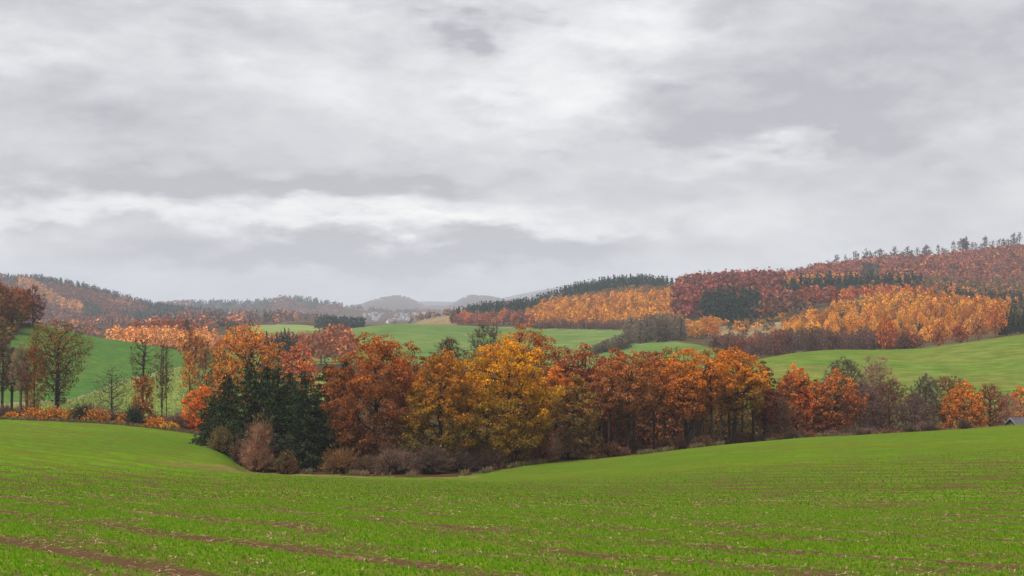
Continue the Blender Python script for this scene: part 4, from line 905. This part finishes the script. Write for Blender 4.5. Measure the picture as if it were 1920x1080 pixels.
# centre hill
p, y = scatter(rgw, 1005, 1262, lambda q: np.interp(q, [1005, 1030, 1100, 1262], [1670, 1600, 1540, 1580]), lambda q: np.interp(q, [1005, 1240, 1262], [1730, 1790, 1720]), 9)
wood('spruce_wood', 'dark spruce wood capping the middle hill', 'wood', p, y, lambda a, b, r: ('cone', r.uniform(11, 17), 6.5, lin(46, 62, 50)), 8, 44, .2)
p, y = scatter(rgw, 1080, 1275, 1445, lambda q: np.interp(q, [1080, 1275], [1530, 1570]), 10)
wood('heath_scrub', 'olive-brown scrub between the spruce cap and the larches', 'scrub', p, y, lambda a, b, r: ('round', r.uniform(3, 6), 9, lin(122, 96, 54)), 9, 40, .22)
p, y = scatter(rgw, 846, 1012, lambda q: np.interp(q, [846, 900, 1012], [1260, 1230, 1330]), lambda q: np.interp(q, [846, 900, 1012], [1420, 1560, 1420]), 8.5)
wood('spruce_wood', 'dark spruce plantation left of the centre larches', 'wood', p, y, lambda a, b, r: ('cone', r.uniform(7, 12), 6, lin(46, 64, 50)), 10, 44, .2)
p, y = scatter(rgw, 770, 1010, 1580, 1720, 20)
wood('mixed_wood', 'sparse brown trees along the falling shoulder of the middle hill', 'wood', p, y, lambda a, b, r: ('round', r.uniform(6, 11), 9, lin(150, 104, 70)) if r.uniform() < .6 else ('cone', r.uniform(7, 11), 5.5, lin(50, 64, 50)), 11, 44, .2)
p, y = scatter(rgw, 1268, 1470, lambda q: np.interp(q, [1268, 1320, 1440, 1470], [1020, 1040, 1080, 1120]), lambda q: np.interp(q, [1268, 1300, 1440, 1470], [1480, 1590, 1470, 1440]), 10, .45, lambda a, b: ~((a > 1318) & (a < 1428) & (b < 1130)))
wood('beech_wood', 'dark red-brown beech wood on the skyline between the larch slopes', 'wood', p, y, lambda a, b, r: ('round', r.uniform(14, 19), r.uniform(10, 13), [lin(140, 72, 60), lin(122, 70, 60), lin(150, 80, 58)][int(r.integers(0, 3))]), 12, 64, .19)
p, y = scatter(rgw, 1318, 1428, 985, 1130, 8)
wood('spruce_wood', 'dark spruce block in front of the red beech wood', 'wood', p, y, lambda a, b, r: ('cone', r.uniform(17, 23), 7.5, lin(44, 58, 46)), 13, 70, .17)
p, y = scatter(rgw, 1420, 1560, lambda q: np.interp(q, [1420, 1480, 1560], [960, 1000, 1080]), 1140, 9)
wood('mixed_wood', 'brown bare wood above the tan clearing', 'wood', p, y, lambda a, b, r: ('round', r.uniform(12, 17), 9, [lin(132, 84, 64), lin(110, 84, 66), lin(160, 84, 54)][int(r.integers(0, 3))]), 14, 64, .18)
p, y = scatter(rgw, 1280, 1480, 860, 990, 11, .45, lambda a, b: fb(a/20, b/30, 2, 1) > .4)
wood('mixed_wood', 'yellow, green and brown saplings at the foot of the spruce block', 'wood', p, y, lambda a, b, r: [('round', r.uniform(4, 8), 7, lin(206, 136, 60)), ('cone', r.uniform(5, 9), 5, lin(54, 70, 46)), ('round', r.uniform(3, 7), 6, lin(140, 100, 64))][int(r.integers(0, 3))], 15, 60, .19)
def sp_r(a, b, r):
    f = fb(a/45, b/60, 2, 3)
    if a > 1450 and a < 1720 and b > 1330: return ('larch', r.uniform(6, 9), 6, lin(214, 142, 56)) if r.uniform() < .75 else ('round', 6, 7, lin(130, 96, 60))
    if 1190 < b < 1300 and a < 1730: return ('cone', r.uniform(13, 18), 7, lin(46, 58, 46))
    if b < 1180 and a < 1750: return ('round', r.uniform(5, 9), 8, lin(176, 82, 44)) if r.uniform() < .75 else ('larch', 8, 5, lin(220, 140, 60))
    if b < 1230 and a > 1770: return ('cone', r.uniform(8, 13), 7, lin(52, 62, 42)) if r.uniform() < .75 else ('larch', 10, 6, lin(206, 126, 56))
    return ('round', r.uniform(6, 11), 9, [lin(116, 92, 60), lin(128, 96, 62), lin(96, 86, 56), lin(150, 92, 58)][int(r.integers(0, 4))])
p, y = scatter(rgw, 1440, 2230, lambda q: np.interp(q, [1440, 1560, 1680, 1800, 2040], [1150, 1090, 1075, 1080, 1000]), lambda q: np.interp(q, [1440, 1550, 2040], [1450, 1480, 1460]), 10)
wood('mixed_wood', 'dark spruces, brown scrub and larch tops above the right larch slope', 'wood', p, y, sp_r, 16, 44, .2)
p, y = scatter(rgw, 1450, 2230, 1480, lambda q: np.interp(q, [1450, 1530, 2060], [2040, 2100, 2110]), 14)
def sp_ridge(a, b, r):
    u = r.uniform()
    if 1615 < a < 1650 and b < 1760: return ('cone', 9, 8, lin(64, 62, 56))
    if b > 1900: return ('round', r.uniform(3, 6.5), 12, lin(150, 88, 70)*r.uniform(.9, 1.1))
    return ('round', r.uniform(7, 13), 12, [lin(150, 86, 64), lin(138, 80, 64), lin(162, 92, 64), lin(196, 122, 66)][0 if u < .35 else 1 if u < .68 else 2 if u < .9 else 3])
wood('beech_wood', 'red-brown beech wood on the long right ridge', 'wood', p, y, sp_ridge, 17, 36, .235)

# ------------------------------------------------------------------ the village
m, T = mat_base('white_render'); finish(T, (.36, .35, .34), .8); M_WHITE = m
m, T = mat_base('grey_tile'); finish(T, (.16, .14, .15), .8); M_TILE = m
V, pl = prism([(-5, -2), (5, -2), (5, 5), (0, 9.2), (-5, 5)], -6.5, 6.5); V = V[:, [1, 0, 2]]; W_ME = pmesh('wall', [(V, pl)], M_WHITE)
V, pl = prism([(-5.6, 4.5), (0, 9.2), (5.6, 4.5), (5.6, 4.9), (0, 9.7), (-5.6, 4.9)], -7, 7); V = V[:, [1, 0, 2]]; R_ME = pmesh('roof', [(V, pl)], M_TILE)
for k in range(46):
    a = rg.choice([rg.uniform(682, 715), rg.normal(748, 20), rg.uniform(715, 800)]); b = rg.uniform(3750, 4350)
    thing('house', 'tiny white house of the village in the distant valley', 'house', a, b, 'village houses', 0, rg.uniform(0, 3.14), (('wall', W_ME), ('roof', R_ME)), None, (.75, .75, .7))
for a, b, lab in ((468, 2500, 'tiny white house among the trees of the far valley'), (733, 1165, 'small white barn at the far edge of the middle green field')):
    thing('house', lab, 'house', a, b, None, 0, .6, (('wall', W_ME), ('roof', R_ME)), None, (.55, .55, .45))

# ------------------------------------------------------------------ young wheat, straw and dry grass
def inst_stuff(name, label, cat, pts, build, mat, smin, smax, use_mask=True, keep=1., invert=False, tilt=.25):
    me = bpy.data.meshes.new(name); me.vertices.add(len(pts)); me.vertices.foreach_set('co', np.ascontiguousarray(pts, np.float32).ravel()); me.update()
    o = link(name, me); tag(o, label, cat, None, 'stuff')
    ng = bpy.data.node_groups.new(name, 'GeometryNodeTree'); ng.interface.new_socket('Geometry', in_out='INPUT', socket_type='NodeSocketGeometry'); ng.interface.new_socket('Geometry', in_out='OUTPUT', socket_type='NodeSocketGeometry')
    G = NT(ng); gi, go = G.n('NodeGroupInput'), G.n('NodeGroupOutput'); jn = G.n('GeometryNodeJoinGeometry')
    for (rad, ln, rot, off) in build:
        cn = G.n('GeometryNodeMeshGrid')
        for nm, v in (('Vertices X', 2), ('Vertices Y', 2), ('Size X', ln), ('Size Y', rad*1.6)): cn.inputs[nm].default_value = v
        tf = G.n('GeometryNodeTransform'); G.put(tf.inputs['Geometry'], cn.outputs[0]); tf.inputs['Rotation'].default_value = (0, rot[1]-math.pi/2, rot[2]); tf.inputs['Translation'].default_value = off
        ng.links.new(tf.outputs[0], jn.inputs[0])
    sm = G.n('GeometryNodeSetMaterial'); G.put(sm.inputs['Geometry'], jn.outputs[0]); sm.inputs['Material'].default_value = mat
    ip = G.n('GeometryNodeInstanceOnPoints'); G.put(ip.inputs['Points'], gi.outputs[0]); G.put(ip.inputs['Instance'], sm.outputs[0])
    rv = G.n('FunctionNodeRandomValue', data_type='FLOAT_VECTOR'); rv.inputs[0].default_value = (-tilt, -tilt, 0); rv.inputs[1].default_value = (tilt, tilt, 6.283)
    G.put(ip.inputs['Rotation'], rv.outputs[0])
    rs = G.n('FunctionNodeRandomValue', data_type='FLOAT'); rs.inputs[2].default_value = smin; rs.inputs[3].default_value = smax; rs.inputs['Seed'].default_value = 3; G.put(ip.inputs['Scale'], rs.outputs[1])
    if use_mask:
        ps = G.n('GeometryNodeInputPosition'); bm2, _ = bare_mask(G, ps.outputs[0])
        rr = G.n('FunctionNodeRandomValue', data_type='FLOAT'); rr.inputs['Seed'].default_value = 9
        thr = G.m('MULTIPLY', G.m('SUBTRACT', 1., bm2), keep) if not invert else G.m('MULTIPLY', G.m('ADD', bm2, .1), keep)
        G.put(ip.inputs['Selection'], G.m('LESS_THAN', rr.outputs[1], thr))
    ng.links.new(ip.outputs[0], go.inputs[0])
    md = o.modifiers.new('scatter', 'NODES'); md.node_group = ng
    return o
def blade_mat(name, cols, trans):
    m, T = mat_base(name); oi = T.n('ShaderNodeObjectInfo'); r = T.n('ShaderNodeValToRGB'); T.put(r.inputs[0], oi.outputs['Random'])
    for i, c in enumerate(cols):
        e = r.color_ramp.elements[i] if i < 2 else r.color_ramp.elements.new(i/(len(cols)-1))
        e.position = i/(len(cols)-1); e.color = (*c, 1)
    finish(T, r.outputs[0], .6, None, trans, .2); return m
M_BLADE = blade_mat('wheat_blade', [(.088, .205, .003), (.125, .27, .004), (.16, .295, .005), (.28, .28, .04)], .4)
M_STRAW = blade_mat('straw', [(.30, .20, .09), (.45, .33, .17), (.22, .13, .06)], 0)
rg = np.random.default_rng(99)
def row_points(Y0, Y1, row, step, jit):
    xm = Y1*.47; vv = np.arange(-xm*.9, xm+Y1, row); uu = np.arange(-Y1*1.1, xm, step)
    Ug, Vg = np.meshgrid(uu, vv); Ug = Ug.ravel()+rg.normal(size=Ug.size)*step*.5; Vg = Vg.ravel()+rg.normal(size=Vg.size)*jit
    x = RU[0]*Ug+RV[0]*Vg; y = RU[1]*Ug+RV[1]*Vg; k = (y > Y0) & (y < Y1) & (np.abs(x) < y*.46+1)
    x, y = x[k], y[k]; return np.stack([x, y, H(x, y)], 1)
def tuft(n, ln, rad, seed):
    r = np.random.default_rng(seed); out = []
    for k in range(n):
        a = 6.28*k/n+r.uniform(0, 1); tl = r.uniform(.15, .75); l_ = ln*r.uniform(.7, 1.15)
        out.append((rad*r.uniform(.8, 1.3), l_, (0, tl, a), (math.cos(a)*math.sin(tl)*l_*.5, math.sin(a)*math.sin(tl)*l_*.5, math.cos(tl)*l_*.5)))
    return out
far_pts = row_points(58, 125, .30, .20, .06); far_pts = far_pts[rg.uniform(0, 1, len(far_pts)) < np.clip((128-far_pts[:, 1])/60, 0, 1)]
inst_stuff('wheat_plants', 'young green wheat plants growing in rows on the near field', 'wheat', row_points(19, 58, .14, .07, .02), tuft(7, .062, .0046, 1), M_BLADE, .55, 1.4)
inst_stuff('wheat_plants', 'young green wheat plants on the field farther down the slope', 'wheat', far_pts, tuft(8, .075, .011, 2), M_BLADE, .7, 1.5)
n = 16000; yy = np.sqrt(rg.uniform(19**2, 70**2, n)); xx = rg.uniform(-.39, .39, n)*yy
inst_stuff('straw_bits', 'pale bits of old straw lying on the soil of the near field', 'straw', np.stack([xx, yy, H(xx, yy)+.015], 1), [(.006, .11, (0, 1.45, 0), (0, 0, 0)), (.005, .07, (0, 1.5, 1.2), (.05, .04, 0))], M_STRAW, .5, 1.5, True, 1., True, .15)
# dry grass along the hedge and the wood edge
ppx = rg.uniform(-120, 2000, 9000); ed = EDGE(ppx); kk = (ppx < 395) | (np.sin(ppx*.021)+np.sin(ppx*.057+1)+np.sin(ppx*.13+2)+rg.normal(size=9000)*.5 > .9); ppx, ed = ppx[kk], ed[kk]; yy = ed+rg.uniform(-.8, 3.0, len(ppx))*np.where(ppx < 395, 1.6, 1); xx = (ppx-960)/F*yy
inst_stuff('dry_grass', 'dry brown grass along the foot of the hedge and wood', 'grass', np.stack([xx, yy, H(xx, yy)], 1), tuft(7, .5, .02, 5), blade_mat('dry_blade', [(.13, .08, .04), (.22, .15, .07), (.07, .05, .03), (.12, .12, .03)], .2), .25, 1.7, False)
# leaf mass of dry grass in the rough pasture
ppx = rg.uniform(60, 420, 3500); y0_ = lineY(4, ppx)+15; y1_ = np.interp(ppx, trk[:, 0], trk[:, 1])-4; yy = y0_+(y1_-y0_)*rg.uniform(0, 1, 3500); xx = (ppx-960)/F*yy
inst_stuff('rough_grass', 'tussocks of pale rough grass in the pasture below the track', 'grass', np.stack([xx, yy, H(xx, yy)], 1), tuft(7, .6, .05, 6), blade_mat('pale_blade', [(.20, .26, .05), (.28, .32, .09), (.14, .2, .04)], .2), .5, 1.3, False)

# ------------------------------------------------------------------ haze
hb = prism([(-9500, EYE-45), (9500, EYE-45), (9500, EYE+330), (-9500, EYE+330)], -60, 15200)
m = bpy.data.materials.new('haze'); m.use_nodes = True; m.node_tree.nodes.clear(); T = NT(m.node_tree)
pv = T.n('ShaderNodeVolumePrincipled'); pv.inputs['Color'].default_value = (.83, .88, .98, 1); pv.inputs['Density'].default_value = .000105; pv.inputs['Anisotropy'].default_value = .0
om = T.n('ShaderNodeOutputMaterial'); T.put(om.inputs['Volume'], pv.outputs[0])
o = link('haze', pmesh('haze', [hb], m)); tag(o, 'pale autumn haze over the whole valley', 'haze', None, 'stuff')
